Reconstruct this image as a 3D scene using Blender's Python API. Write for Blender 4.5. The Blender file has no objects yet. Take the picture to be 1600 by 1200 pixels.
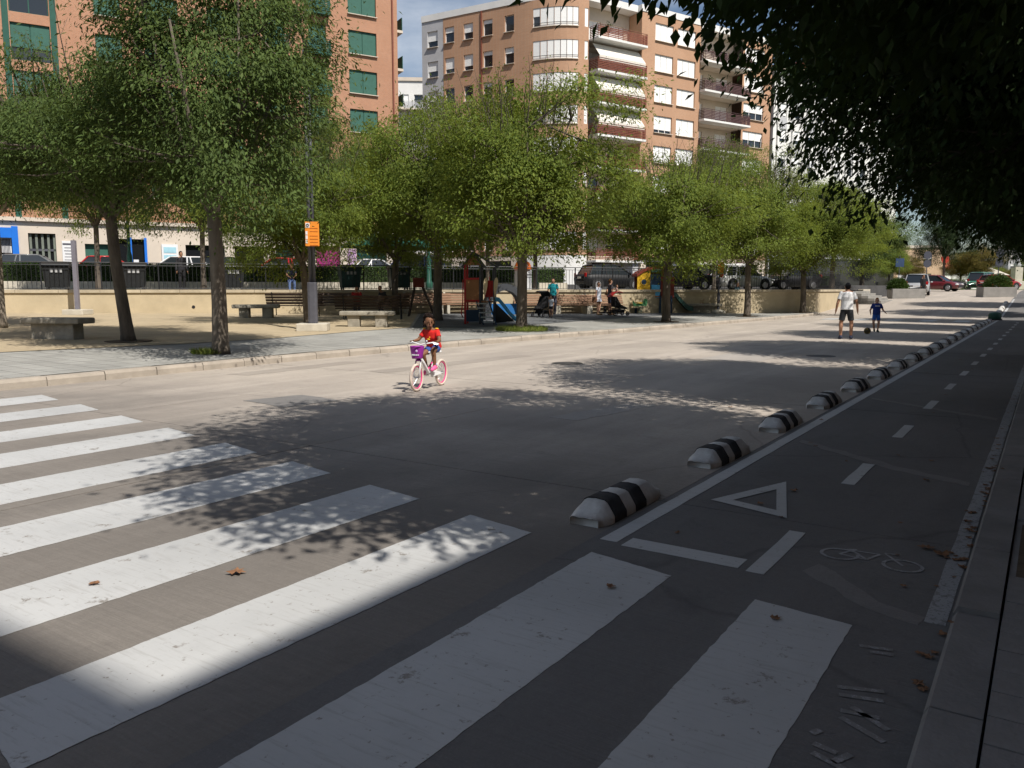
import bpy, math, random
import numpy as np
from mathutils import Vector, Matrix, Euler
R = math.radians
scene = bpy.context.scene
col = scene.collection
random.seed(7)

# ------------------------------------------------------------------ camera
EYE = 1.55
PITCH = math.atan(148 / 1250)
cam_d = bpy.data.cameras.new('camera')
cam_d.sensor_width = 36.0
cam_d.lens = 36.0 * 1250 / 1600
cam_d.clip_start = 0.05
cam_d.clip_end = 4000
cam = bpy.data.objects.new('camera', cam_d)
col.objects.link(cam)
cam.location = (0, 0, EYE)
cam.rotation_euler = (math.pi / 2 - PITCH, 0, 0)
scene.camera = cam

# ------------------------------------------------------------------ sky and sun
SUN_EL = R(52)
SUN_AZ = math.atan2(0.62, -0.785)          # from +Y towards +X
world = bpy.data.worlds.new('World')
scene.world = world
world.use_nodes = True
wn, wl = world.node_tree.nodes, world.node_tree.links
wn.clear()
sky = wn.new('ShaderNodeTexSky')
sky.sky_type = 'NISHITA'
sky.sun_disc = False
sky.sun_elevation = SUN_EL
sky.sun_rotation = SUN_AZ
sky.air_density = 1.0
sky.dust_density = 0.6
sky.ozone_density = 1.5
tc = wn.new('ShaderNodeTexCoord')
mp = wn.new('ShaderNodeMapping')
mp.inputs['Scale'].default_value = (1.0, 1.0, 2.6)
mp.inputs['Location'].default_value = (0.35, 0.2, 0.1)
cn = wn.new('ShaderNodeTexNoise')
cn.inputs['Scale'].default_value = 2.1
cn.inputs['Detail'].default_value = 7
cn.inputs['Roughness'].default_value = 0.58
cr = wn.new('ShaderNodeValToRGB')
cr.color_ramp.elements[0].position = 0.46
cr.color_ramp.elements[1].position = 0.80
cmix = wn.new('ShaderNodeMix')
cmix.data_type = 'RGBA'
cmix.inputs['B'].default_value = (10.5, 10.9, 11.4, 1)
bg = wn.new('ShaderNodeBackground')
bg.inputs['Strength'].default_value = 0.078
wo = wn.new('ShaderNodeOutputWorld')
wl.new(tc.outputs['Generated'], mp.inputs['Vector'])
wl.new(mp.outputs['Vector'], cn.inputs['Vector'])
wl.new(cn.outputs['Fac'], cr.inputs['Fac'])
wl.new(cr.outputs['Color'], cmix.inputs['Factor'])
wl.new(sky.outputs['Color'], cmix.inputs['A'])
wl.new(cmix.outputs['Result'], bg.inputs['Color'])
wl.new(bg.outputs['Background'], wo.inputs['Surface'])

sun_d = bpy.data.lights.new('sun', 'SUN')
sun_d.energy = 5.0
sun_d.angle = R(0.53)
sun_d.color = (1.0, 0.945, 0.87)
sun = bpy.data.objects.new('sun', sun_d)
col.objects.link(sun)
sun.location = (20, -25, 60)
to_sun = Vector((math.sin(SUN_AZ) * math.cos(SUN_EL), math.cos(SUN_AZ) * math.cos(SUN_EL), math.sin(SUN_EL)))
sun.rotation_euler = to_sun.to_track_quat('Z', 'Y').to_euler()

scene.view_settings.view_transform = 'Standard'
scene.view_settings.look = 'None'
scene.view_settings.exposure = 0.22
scene.view_settings.gamma = 1.0
scene.view_settings.use_curve_mapping = False
scene.cycles.use_adaptive_sampling = True
scene.cycles.adaptive_threshold = 0.02
scene.cycles.use_denoising = True
scene.cycles.max_bounces = 6
scene.cycles.diffuse_bounces = 3
scene.cycles.glossy_bounces = 3
scene.cycles.transmission_bounces = 4
scene.cycles.transparent_max_bounces = 6
scene.cycles.caustics_reflective = False
scene.cycles.caustics_refractive = False

# ------------------------------------------------------------------ street frame: s runs along the street, w to its left
ANG = R(33.874)
D = (math.sin(ANG), math.cos(ANG))
N = (-D[1], D[0])
def S(s, w, z=0.0):
    return (D[0] * s + N[0] * w, D[1] * s + N[1] * w, z)
def SW(x, y):
    return (x * D[0] + y * D[1], x * N[0] + y * N[1])
def smooth01(t):
    t = min(1, max(0, t)); return t * t * (3 - 2 * t)
def gs(s):                                   # road level along the street: level, then a ramp up
    pts = [(-500, 0), (46, 0), (50, 0.06), (66, 0.86), (80, 1.34), (92, 1.5), (4000, 1.5)]
    for (a, za), (b, zb) in zip(pts, pts[1:]):
        if s <= b: return za + (zb - za) * (s - a) / (b - a)
    return 1.5
def pz(x, y):                                # plaza pavement level
    s, w = SW(x, y)
    return 0.15 + 0.019 * max(0.0, w - 13.2) + gs(s) * 0.9
def rz_road(x, y):
    return gs(SW(x, y)[0])
UP = 1.5                                     # upper walk
ST = 1.85                                    # cross street behind the hedge
def spot(u, v, surf=rz_road):                # where a line of sight meets a ground surface (survey of the photograph)
    xc, yc = (u - 800) / 1250, (600 - v) / 1250
    d = (xc, math.cos(PITCH) + yc * math.sin(PITCH), -math.sin(PITCH) + yc * math.cos(PITCH))
    z = 0.0
    for _ in range(30):
        t = (z - EYE) / d[2]
        z = surf(d[0] * t, d[1] * t) * .6 + z * .4
    return Vector((d[0] * t, d[1] * t, z))
def at(u, Y, z):                             # plan position by bearing and distance
    return Vector(((u - 800) / 1250 * Y / 0.993, Y, z))

# ------------------------------------------------------------------ materials
MATS = {}
def mat(name, c, rough=0.7, var=0.12, scale=3.0, bump=0.0, bscale=60.0, metal=0.0, spec=0.35, c2=None, stretch=None, detail=5):
    if name in MATS: return MATS[name]
    m = bpy.data.materials.new(name); m.use_nodes = True
    n, l = m.node_tree.nodes, m.node_tree.links
    b = n['Principled BSDF']
    b.inputs['Roughness'].default_value = rough
    b.inputs['Metallic'].default_value = metal
    b.inputs['Specular IOR Level'].default_value = spec
    co = n.new('ShaderNodeTexCoord')
    mpn = n.new('ShaderNodeMapping')
    if stretch: mpn.inputs['Scale'].default_value = stretch
    l.new(co.outputs['Object'], mpn.inputs['Vector'])
    nz = n.new('ShaderNodeTexNoise')
    nz.inputs['Scale'].default_value = scale
    nz.inputs['Detail'].default_value = detail
    nz.inputs['Roughness'].default_value = 0.62
    l.new(mpn.outputs['Vector'], nz.inputs['Vector'])
    rp = n.new('ShaderNodeValToRGB')
    rp.color_ramp.elements[0].position = 0.3
    rp.color_ramp.elements[1].position = 0.7
    lo = c2 if c2 else tuple(x * (1 - var) for x in c)
    hi = c if c2 else tuple(min(1, x * (1 + var)) for x in c)
    rp.color_ramp.elements[0].color = (*lo, 1)
    rp.color_ramp.elements[1].color = (*hi, 1)
    l.new(nz.outputs['Fac'], rp.inputs['Fac'])
    l.new(rp.outputs['Color'], b.inputs['Base Color'])
    if bump > 0:
        nb = n.new('ShaderNodeTexNoise')
        nb.inputs['Scale'].default_value = bscale
        nb.inputs['Detail'].default_value = 4
        l.new(mpn.outputs['Vector'], nb.inputs['Vector'])
        bp = n.new('ShaderNodeBump')
        bp.inputs['Strength'].default_value = bump
        bp.inputs['Distance'].default_value = 0.02
        l.new(nb.outputs['Fac'], bp.inputs['Height'])
        l.new(bp.outputs['Normal'], b.inputs['Normal'])
    MATS[name] = m
    return m
def mixrgb(n, l, fac, a, b):
    x = n.new('ShaderNodeMix'); x.data_type = 'RGBA'
    for sock, val in (('Factor', fac), ('A', a), ('B', b)):
        if hasattr(val, 'is_linked') or hasattr(val, 'links'): l.new(val, x.inputs[sock])
        else: x.inputs[sock].default_value = val if sock == 'Factor' else (*val, 1)
    return x.outputs['Result']
def nnoise(n, l, vec, scale, detail=4, rough=.6, lo=.4, hi=.6):
    z = n.new('ShaderNodeTexNoise'); z.inputs['Scale'].default_value = scale; z.inputs['Detail'].default_value = detail
    z.inputs['Roughness'].default_value = rough
    l.new(vec, z.inputs['Vector'])
    mr = n.new('ShaderNodeMapRange'); mr.inputs['From Min'].default_value = lo; mr.inputs['From Max'].default_value = hi
    l.new(z.outputs['Fac'], mr.inputs['Value'])
    return mr.outputs['Result']
def street_vec(n, l, stretch=(1, 1, 1)):     # object coordinates turned so that x runs along the street
    co = n.new('ShaderNodeTexCoord')
    a = n.new('ShaderNodeMapping'); a.inputs['Rotation'].default_value = (0, 0, ANG - math.pi / 2)
    l.new(co.outputs['Object'], a.inputs['Vector'])
    b = n.new('ShaderNodeMapping'); b.inputs['Scale'].default_value = stretch
    l.new(a.outputs['Vector'], b.inputs['Vector'])
    return b.outputs['Vector']
def concrete(name, base, dark, light, broom=True, patch=.5, worn=None):
    m = bpy.data.materials.new(name); m.use_nodes = True
    n, l = m.node_tree.nodes, m.node_tree.links
    b = n['Principled BSDF']; b.inputs['Roughness'].default_value = .85; b.inputs['Specular IOR Level'].default_value = .25
    v = street_vec(n, l)
    vs = street_vec(n, l, (45, 1.6, 1))
    vt = street_vec(n, l, (.22, 1.3, 1))
    def scaled(fac, k):
        mm = n.new('ShaderNodeMath'); mm.operation = 'MULTIPLY'; mm.inputs[1].default_value = k; l.new(fac, mm.inputs[0]); return mm.outputs[0]
    c = mixrgb(n, l, nnoise(n, l, v, .35, 6, .65, .38, .62), dark, base)                       # broad tone
    c = mixrgb(n, l, scaled(nnoise(n, l, vt, .8, 5, .6, .48, .66), patch), c, light)           # bleached wheel tracks
    c = mixrgb(n, l, scaled(nnoise(n, l, v, 2.3, 6, .7, .56, .70), .45), c, tuple(x * .72 for x in dark))   # stains
    c = mixrgb(n, l, scaled(nnoise(n, l, v, 9, 5, .7, .64, .72), .6), c, tuple(x * .5 for x in dark))     # gum and oil spots
    c = mixrgb(n, l, scaled(nnoise(n, l, v, 22, 5, .8, .42, .7), .32), c, tuple(x * .7 for x in dark))   # mottling
    c = mixrgb(n, l, scaled(nnoise(n, l, v, 90, 3, .8, .45, .75), .35), c, tuple(x * .7 for x in dark))   # aggregate
    c = mixrgb(n, l, scaled(nnoise(n, l, v, 70, 3, .8, .55, .8), .3), c, tuple(min(1, x * 1.4) for x in light))
    st = nnoise(n, l, vs, 1.0, 3, .6, .4, .62)
    c = mixrgb(n, l, scaled(st, .22 if broom else .06), c, tuple(x * .62 for x in base))
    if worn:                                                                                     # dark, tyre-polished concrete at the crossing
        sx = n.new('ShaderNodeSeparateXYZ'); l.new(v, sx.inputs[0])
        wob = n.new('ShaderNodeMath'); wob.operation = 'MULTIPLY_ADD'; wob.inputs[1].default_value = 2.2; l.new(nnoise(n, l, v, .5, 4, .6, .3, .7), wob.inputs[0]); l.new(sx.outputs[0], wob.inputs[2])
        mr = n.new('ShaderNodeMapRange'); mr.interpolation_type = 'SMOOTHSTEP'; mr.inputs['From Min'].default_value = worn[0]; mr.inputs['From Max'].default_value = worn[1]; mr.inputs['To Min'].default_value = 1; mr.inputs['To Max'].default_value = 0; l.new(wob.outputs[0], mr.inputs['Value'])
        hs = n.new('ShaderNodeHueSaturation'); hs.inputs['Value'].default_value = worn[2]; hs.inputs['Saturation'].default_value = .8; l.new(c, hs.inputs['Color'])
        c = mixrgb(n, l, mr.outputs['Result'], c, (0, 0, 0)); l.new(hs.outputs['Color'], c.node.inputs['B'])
    vo = n.new('ShaderNodeTexVoronoi'); vo.feature = 'DISTANCE_TO_EDGE'; vo.inputs['Scale'].default_value = .28       # hairline cracks
    nz = n.new('ShaderNodeTexNoise'); nz.inputs['Scale'].default_value = 1.6; nz.inputs['Detail'].default_value = 5; l.new(v, nz.inputs['Vector'])
    ad = n.new('ShaderNodeMix'); ad.data_type = 'VECTOR'; ad.inputs['Factor'].default_value = .22; l.new(v, ad.inputs['A']); l.new(nz.outputs['Color'], ad.inputs['B']); l.new(ad.outputs[1], vo.inputs['Vector'])
    cm = n.new('ShaderNodeMapRange'); cm.inputs['From Min'].default_value = .0; cm.inputs['From Max'].default_value = .0045; cm.inputs['To Min'].default_value = .38; cm.inputs['To Max'].default_value = 0; l.new(vo.outputs['Distance'], cm.inputs['Value'])
    c = mixrgb(n, l, cm.outputs['Result'], c, tuple(x * .45 for x in dark))
    l.new(c, b.inputs['Base Color'])
    bp = n.new('ShaderNodeBump'); bp.inputs['Strength'].default_value = .35; bp.inputs['Distance'].default_value = .006
    l.new(st, bp.inputs['Height']); l.new(bp.outputs['Normal'], b.inputs['Normal'])
    MATS[name] = m
    return m
def paint(name, c, under, wear=.55, scale=5.0):
    m = bpy.data.materials.new(name); m.use_nodes = True
    n, l = m.node_tree.nodes, m.node_tree.links
    b = n['Principled BSDF']; b.inputs['Roughness'].default_value = .7
    v = street_vec(n, l); vs = street_vec(n, l, (46, 3, 1))
    def scaled(fac, k):
        mm = n.new('ShaderNodeMath'); mm.operation = 'MULTIPLY'; mm.inputs[1].default_value = k; l.new(fac, mm.inputs[0]); return mm.outputs[0]
    a = mixrgb(n, l, nnoise(n, l, v, .8, 6, .65, .35, .68), tuple(x * .78 for x in c), c)
    a = mixrgb(n, l, scaled(nnoise(n, l, v, 3.2, 6, .7, .5, .68), .3), a, tuple(x * .62 for x in c))          # grime
    a = mixrgb(n, l, scaled(nnoise(n, l, v, scale, 8, .74, wear + .05, wear + .10), .9), a, under)            # chipped patches
    a = mixrgb(n, l, scaled(nnoise(n, l, v, scale * 4.5, 5, .7, wear + .07, wear + .12), .85), a, under)      # pits
    a = mixrgb(n, l, scaled(nnoise(n, l, vs, 1.0, 4, .7, .53, .66), .25), a, under)                           # broom lines showing through
    l.new(a, b.inputs['Base Color'])
    MATS[name] = m
    return m
def brick(name, c1, c2, mortar, sc=1.0):
    m = bpy.data.materials.new(name); m.use_nodes = True
    n, l = m.node_tree.nodes, m.node_tree.links
    b = n['Principled BSDF']; b.inputs['Roughness'].default_value = .85
    co = n.new('ShaderNodeTexCoord')
    sp = n.new('ShaderNodeSeparateXYZ'); l.new(co.outputs['Object'], sp.inputs[0])
    ad = n.new('ShaderNodeMath'); l.new(sp.outputs[0], ad.inputs[0]); l.new(sp.outputs[1], ad.inputs[1])
    cb = n.new('ShaderNodeCombineXYZ'); l.new(ad.outputs[0], cb.inputs[0]); l.new(sp.outputs[2], cb.inputs[1])
    t = n.new('ShaderNodeTexBrick')
    t.inputs['Scale'].default_value = sc
    t.inputs['Color1'].default_value = (*c1, 1); t.inputs['Color2'].default_value = (*c2, 1); t.inputs['Mortar'].default_value = (*mortar, 1)
    t.inputs['Brick Width'].default_value = .26; t.inputs['Row Height'].default_value = .07; t.inputs['Mortar Size'].default_value = .01
    l.new(cb.outputs[0], t.inputs['Vector'])
    mul = n.new('ShaderNodeMath'); mul.operation = 'MULTIPLY'; mul.inputs[1].default_value = .35
    l.new(nnoise(n, l, co.outputs['Object'], .35, 5, .65, .35, .7), mul.inputs[0])
    c = mixrgb(n, l, mul.outputs[0], t.outputs['Color'], tuple(x * .72 for x in c2))
    l.new(c, b.inputs['Base Color'])
    MATS[name] = m
    return m
def leafmat(name, c, c2, trans=.35, tcol=None):
    m = bpy.data.materials.new(name); m.use_nodes = True
    n, l = m.node_tree.nodes, m.node_tree.links
    b = n['Principled BSDF']; b.inputs['Roughness'].default_value = .62; b.inputs['Specular IOR Level'].default_value = .14
    ge = n.new('ShaderNodeNewGeometry')
    co = n.new('ShaderNodeTexCoord')
    a = mixrgb(n, l, ge.outputs['Random Per Island'], c, c2)
    oi = n.new('ShaderNodeObjectInfo')
    hv = n.new('ShaderNodeHueSaturation')
    mr = n.new('ShaderNodeMapRange'); mr.inputs['To Min'].default_value = .68; mr.inputs['To Max'].default_value = 1.3
    l.new(nnoise(n, l, co.outputs['Object'], 1.1, 3, .5, .35, .65), mr.inputs['Value'])
    l.new(mr.outputs['Result'], hv.inputs['Value'])
    l.new(a, hv.inputs['Color'])
    l.new(hv.outputs['Color'], b.inputs['Base Color'])
    tr = n.new('ShaderNodeBsdfTranslucent')
    tcl = tcol if tcol else (c[0] * 1.5, c[1] * 1.5, c[2] * .7)
    tr.inputs['Color'].default_value = (*tcl, 1)
    mx = n.new('ShaderNodeMixShader'); mx.inputs[0].default_value = trans
    l.new(b.outputs[0], mx.inputs[1]); l.new(tr.outputs[0], mx.inputs[2])
    l.new(mx.outputs[0], n['Material Output'].inputs['Surface'])
    MATS[name] = m
    return m
def glass(name, c, rough=.06):
    m = bpy.data.materials.new(name); m.use_nodes = True
    b = m.node_tree.nodes['Principled BSDF']
    b.inputs['Base Color'].default_value = (*c, 1); b.inputs['Roughness'].default_value = rough
    b.inputs['Specular IOR Level'].default_value = .8
    MATS[name] = m
    return m

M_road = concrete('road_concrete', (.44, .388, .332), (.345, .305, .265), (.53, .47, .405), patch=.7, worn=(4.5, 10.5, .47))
M_lane = concrete('lane_concrete', (.175, .168, .162), (.135, .130, .127), (.22, .21, .20), broom=False, patch=.5)
M_joint = mat('joint_dirt', (.075, .066, .058), .95, .25, 8)
M_white = paint('road_paint_white', (.50, .505, .50), (.20, .18, .157), .555)
M_wornwhite = paint('road_paint_worn', (.36, .36, .365), (.16, .153, .147), .49, 14)
M_faint = paint('road_paint_faint', (.34, .34, .35), (.17, .163, .157), .41, 22)
M_kerb = mat('kerb_stone', (.36, .315, .262), .85, .22, 1.7, .3, 40)
M_kerbgrey = mat('kerb_granite', (.20, .195, .19), .85, .2, 2.5, .3, 50)
M_pave = mat('paving_grey', (.33, .325, .30), .85, .16, .8, .25, 30)
M_paver = mat('paving_tile', (.22, .215, .21), .85, .2, 3.0, .3, 60)
M_sand = mat('sand', (.40, .325, .215), .95, .14, 1.2, .5, 60)
M_rubber = mat('rubber_ground', (.12, .125, .13), .9, .2, 1.4, .3, 60)
M_soil = mat('soil', (.10, .075, .05), .95, .3, 6, .5, 40)
M_upper = mat('upper_paving', (.40, .375, .33), .85, .12, 1.0)
M_asphalt = mat('asphalt', (.07, .07, .072), .9, .2, 2.0, .3, 80)
M_ground = mat('dry_ground', (.16, .15, .09), .95, .3, .05, 0)
M_grass = mat('lawn_grass', (.10, .16, .035), .9, .3, 1.5, .5, 40)
M_ochre = mat('ochre_render', (.47, .39, .26), .9, .14, .9, .25, 20)
M_coping = mat('coping_stone', (.44, .375, .27), .88, .22, 1.5, .25, 30)
M_stone = mat('bench_stone', (.30, .275, .225), .9, .28, 3.5, .5, 30)
M_conc0 = mat('step_concrete', (.27, .26, .24), .88, .18, 2, .3, 30)
M_limestone = mat('limestone', (.50, .46, .38), .88, .16, 3, .3, 30)
M_blackmetal = mat('black_metal', (.018, .019, .022), .45, .2, 8)
M_greymetal = mat('grey_painted_metal', (.085, .085, .10), .5, .15, 6)
M_greymetal0 = mat('cast_iron', (.07, .065, .06), .7, .3, 12)
M_bark = mat('bark', (.115, .095, .075), .95, .45, 7, .9, 22, stretch=(1, 1, .25))
M_barkmid = mat('bark_mid', (.19, .16, .125), .95, .5, 6, 1.0, 20, stretch=(1, 1, .3), c2=(.085, .07, .055))
M_barkpale = mat('bark_pale', (.27, .23, .18), .95, .35, 5, .9, 18, stretch=(1, 1, .3))
M_brickL = brick('brick_orange', (.47, .215, .115), (.40, .18, .095), (.42, .30, .22))
M_brickC = brick('brick_tan', (.50, .27, .15), (.44, .235, .13), (.45, .33, .24))
M_cream = mat('cream_stone', (.60, .52, .43), .85, .08, .8)
M_whitewall = mat('white_render', (.72, .71, .68), .85, .07, .6)
M_greywall = mat('grey_render', (.45, .45, .46), .85, .08, .6)
M_shutter = mat('white_shutter', (.82, .82, .80), .6, .03, 30, .4, 12, stretch=(.05, .05, 1))
M_green = mat('green_shutter', (.035, .115, .085), .6, .10, 4)
M_greenm = mat('green_metal', (.02, .085, .06), .45, .15, 4)
M_brown = mat('brown_railing', (.20, .065, .04), .6, .15, 4)
M_frame = mat('white_frame', (.72, .72, .72), .5, .04, 5)
M_glass = glass('window_glass', (.02, .025, .03))
M_blueframe = mat('blue_paint', (.015, .16, .62), .45, .06, 3)
M_awning = mat('awning_cloth', (.66, .62, .55), .9, .08, 5)
M_leafA = leafmat('leaves_left', (.165, .205, .036), (.085, .130, .025), .36, (.29, .34, .048))
M_leafD = leafmat('leaves_dark', (.095, .135, .036), (.055, .090, .025), .26, (.15, .20, .04))
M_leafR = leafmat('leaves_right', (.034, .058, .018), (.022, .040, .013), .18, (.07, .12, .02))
M_leafH = leafmat('leaves_hedge', (.055, .095, .022), (.035, .065, .016), .22)
M_leafO = leafmat('leaves_autumn', (.16, .11, .03), (.10, .10, .02), .25)
M_wood = mat('bench_wood', (.22, .125, .075), .7, .3, 4, .3, 30, stretch=(1, 6, 6))
M_darkwood = mat('dark_bench_wood', (.055, .036, .026), .7, .3, 4, .3, 30, stretch=(1, 6, 6))

# ------------------------------------------------------------------ mesh helpers
class MB:
    def __init__(self): self.v = []; self.f = []
    def add(self, vs, fs):
        o = len(self.v); self.v += [tuple(p) for p in vs]; self.f += [tuple(i + o for i in f) for f in fs]; return self
    def box(self, c, d, rz=0.0, rx=0.0, ry=0.0):
        x, y, z = d[0] / 2, d[1] / 2, d[2] / 2
        mtx = Euler((rx, ry, rz)).to_matrix()
        p = [mtx @ Vector(q) + Vector(c) for q in ((-x, -y, -z), (x, -y, -z), (x, y, -z), (-x, y, -z), (-x, -y, z), (x, -y, z), (x, y, z), (-x, y, z))]
        return self.add(p, ((3, 2, 1, 0), (4, 5, 6, 7), (0, 1, 5, 4), (1, 2, 6, 5), (2, 3, 7, 6), (3, 0, 4, 7)))
    def quad(self, a, b, c, d): return self.add((a, b, c, d), ((0, 1, 2, 3),))
    def prism(self, poly, a0, a1, axis=2):            # polygon extruded along an axis
        n = len(poly)
        def mk(p, t):
            q = list(p); q.insert(axis, t); return q
        vs = [mk(p, a0) for p in poly] + [mk(p, a1) for p in poly]
        fs = [tuple(range(n))[::-1], tuple(range(n, 2 * n))] + [(i, (i + 1) % n, n + (i + 1) % n, n + i) for i in range(n)]
        return self.add(vs, fs)
    def tube(self, pts, rad, n=8, caps=True):
        pts = [Vector(p) for p in pts]
        if not hasattr(rad, '__len__'): rad = [rad] * len(pts)
        vs, fs = [], []
        for i, p in enumerate(pts):
            t = (pts[min(i + 1, len(pts) - 1)] - pts[max(i - 1, 0)])
            t = t.normalized() if t.length > 1e-9 else Vector((0, 0, 1))
            ref = Vector((0, 0, 1)) if abs(t.z) < .95 else Vector((1, 0, 0))
            a = t.cross(ref).normalized(); b = a.cross(t)
            for k in range(n):
                th = 2 * math.pi * k / n
                vs.append(p + (a * math.cos(th) + b * math.sin(th)) * rad[i])
        for i in range(len(pts) - 1):
            for k in range(n):
                fs.append((i * n + k, i * n + (k + 1) % n, (i + 1) * n + (k + 1) % n, (i + 1) * n + k))
        if caps: fs += [tuple(range(n))[::-1], tuple(range((len(pts) - 1) * n, len(pts) * n))]
        return self.add(vs, fs)
    def lathe(self, prof, n=16, c=(0, 0, 0)):
        vs, fs = [], []
        for r, z in prof:
            for k in range(n):
                th = 2 * math.pi * k / n
                vs.append((c[0] + r * math.cos(th), c[1] + r * math.sin(th), c[2] + z))
        for i in range(len(prof) - 1):
            for k in range(n): fs.append((i * n + k, i * n + (k + 1) % n, (i + 1) * n + (k + 1) % n, (i + 1) * n + k))
        fs += [tuple(range(n))[::-1], tuple(range((len(prof) - 1) * n, len(prof) * n))]
        return self.add(vs, fs)
    def ball(self, c, r, nu=12, nv=8, rot=None):
        if not hasattr(r, '__len__'): r = (r, r, r)
        c = Vector(c); vs = [Vector((0, 0, -r[2]))]; fs = []
        for i in range(1, nv):
            ph = -math.pi / 2 + math.pi * i / nv
            for k in range(nu):
                th = 2 * math.pi * k / nu
                vs.append(Vector((r[0] * math.cos(ph) * math.cos(th), r[1] * math.cos(ph) * math.sin(th), r[2] * math.sin(ph))))
        vs.append(Vector((0, 0, r[2])))
        for k in range(nu): fs.append((0, 1 + (k + 1) % nu, 1 + k))
        for i in range(nv - 2):
            for k in range(nu): fs.append((1 + i * nu + k, 1 + i * nu + (k + 1) % nu, 1 + (i + 1) * nu + (k + 1) % nu, 1 + (i + 1) * nu + k))
        t = len(vs) - 1; b = 1 + (nv - 2) * nu
        for k in range(nu): fs.append((b + k, b + (k + 1) % nu, t))
        if rot is not None: vs = [rot @ p for p in vs]
        return self.add([p + c for p in vs], fs)
    def torus(self, c, Rr, r, n=28, m=8, axis='y'):
        vs, fs = [], []
        for i in range(n):
            a = 2 * math.pi * i / n
            for k in range(m):
                b = 2 * math.pi * k / m
                q = (Rr + r * math.cos(b)); x, z, y = q * math.cos(a), q * math.sin(a), r * math.sin(b)
                vs.append((c[0] + x, c[1] + y, c[2] + z) if axis == 'y' else (c[0] + y, c[1] + x, c[2] + z))
        for i in range(n):
            for k in range(m): fs.append((i * m + k, ((i + 1) % n) * m + k, ((i + 1) % n) * m + (k + 1) % m, i * m + (k + 1) % m))
        return self.add(vs, fs)
    def mesh(self, name, smooth=False):
        me = bpy.data.meshes.new(name); me.from_pydata(self.v, [], self.f)
        if smooth: me.polygons.foreach_set('use_smooth', [True] * len(me.polygons))
        me.update(); return me
    def obj(self, name, m, parent=None, smooth=False, bevel=0.0, loc=None, rz=0.0, label=None):
        return mkobj(name, self.mesh(name, smooth), m, parent, bevel, loc, rz, label)
def mkobj(name, me, m=None, parent=None, bevel=0.0, loc=None, rz=0.0, label=None):
    o = bpy.data.objects.new(name, me); col.objects.link(o)
    if m is not None and not me.materials: me.materials.append(m)
    if parent is not None: o.parent = parent
    if loc is not None: o.location = loc
    if rz: o.rotation_euler = (0, 0, rz)
    if bevel > 0:
        b = o.modifiers.new('bevel', 'BEVEL'); b.width = bevel; b.segments = 2; b.limit_method = 'ANGLE'; b.angle_limit = R(35)
    if label: o['label'] = label
    return o
def tag(o, label, cat, group=None):
    o['label'] = label; o['category'] = cat
    if group: o['group'] = group
    return o
def thing(name, label, cat, loc=(0, 0, 0), rz=0.0, group=None, scale=1.0):
    o = bpy.data.objects.new(name, None); col.objects.link(o)
    o.location = loc; o.rotation_euler = (0, 0, rz); o.empty_display_size = .2
    if scale != 1.0: o.scale = (scale,) * 3
    return tag(o, label, cat, group)
def struct(o): o['kind'] = 'structure'; return o
def copy_tree(o, loc=None, rz=None, label=None, parent=None):
    c = o.copy(); col.objects.link(c); c.parent = parent
    if loc is not None: c.location = loc
    if rz is not None: c.rotation_euler = (0, 0, rz)
    if label: c['label'] = label
    for ch in list(o.children): copy_tree(ch, parent=c)
    return c
def sheet(name, pts, m, zf=None, parent=None):
    vs = [(p[0], p[1], zf(p[0], p[1]) if zf else p[2]) for p in pts]
    return MB().add(vs, (tuple(range(len(vs))),)).obj(name, m, parent)

# ================================================================== SETTING
# ground to the horizon
gm = MB()
ss = [-2500, -60, -20, 20, 46, 50, 58, 66, 73, 80, 92, 110, 200, 600, 3000]
ws = [-2500, -400, -100, -30, -10, 0, 10, 30, 100, 400, 2500]
gv = [(*S(s, w)[:2], gs(s) - .14) for s in ss for w in ws]
nw_ = len(ws)
gm.add(gv, [(i * nw_ + j, i * nw_ + j + 1, (i + 1) * nw_ + j + 1, (i + 1) * nw_ + j) for i in range(len(ss) - 1) for j in range(nw_ - 1)])
struct(gm.obj('ground', M_ground))

def strip(name, w0, w1, slist, dz, m, parent=None):
    b = MB()
    for i, s in enumerate(slist):
        b.v += [S(s, w0, gs(s) + dz), S(s, w1, gs(s) + dz)]
        if i: b.f.append((2 * i - 2, 2 * i - 1, 2 * i + 1, 2 * i))
    return b.obj(name, m, parent)
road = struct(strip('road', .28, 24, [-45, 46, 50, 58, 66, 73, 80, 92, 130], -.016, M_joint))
lane = struct(strip('bike_lane', .28, 2.3, [-45, 46, 50, 58, 66, 73, 80, 92, 130], -.012, M_joint))
def slab(name, s0, s1, w0, w1, m, parent, rnd):
    b = MB(); g = .007; dz = rnd.uniform(-.001, .001); ga, gb = (.001 if abs(w0 - 2.3) < .01 else g), (.001 if abs(w1 - 2.3) < .01 else g)
    t = [S(s0 + g, w0 + ga, gs(s0) + dz), S(s1 - g, w0 + ga, gs(s1) + dz), S(s1 - g, w1 - gb, gs(s1) + dz), S(s0 + g, w1 - gb, gs(s0) + dz)]
    lo = [(p[0], p[1], p[2] - .05) for p in t]
    b.add(lo + t, ((4, 5, 6, 7), (0, 1, 5, 4), (1, 2, 6, 5), (2, 3, 7, 6), (3, 0, 4, 7)))
    return b.obj(name, m, parent)
rnd = random.Random(3)
sl = [-45 + 5.6 * k for k in range(16)] + [46, 50, 58, 66, 73, 80, 92, 110, 130]
sl = [x for x in sl if x <= 43 or x >= 46]
for a, b_ in zip(sl, sl[1:]):
    wl_ = [2.3, 6.05, 9.8, 14.2] if a < 46 else [2.3, 6.05, 9.8, 13.6, 24]
    for w0, w1 in zip(wl_, wl_[1:]):
        slab('concrete_slab', a, b_, w0, w1, M_road, road, rnd)
    slab('concrete_slab', a, b_, .28, 2.3, M_lane, lane, rnd)

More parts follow.
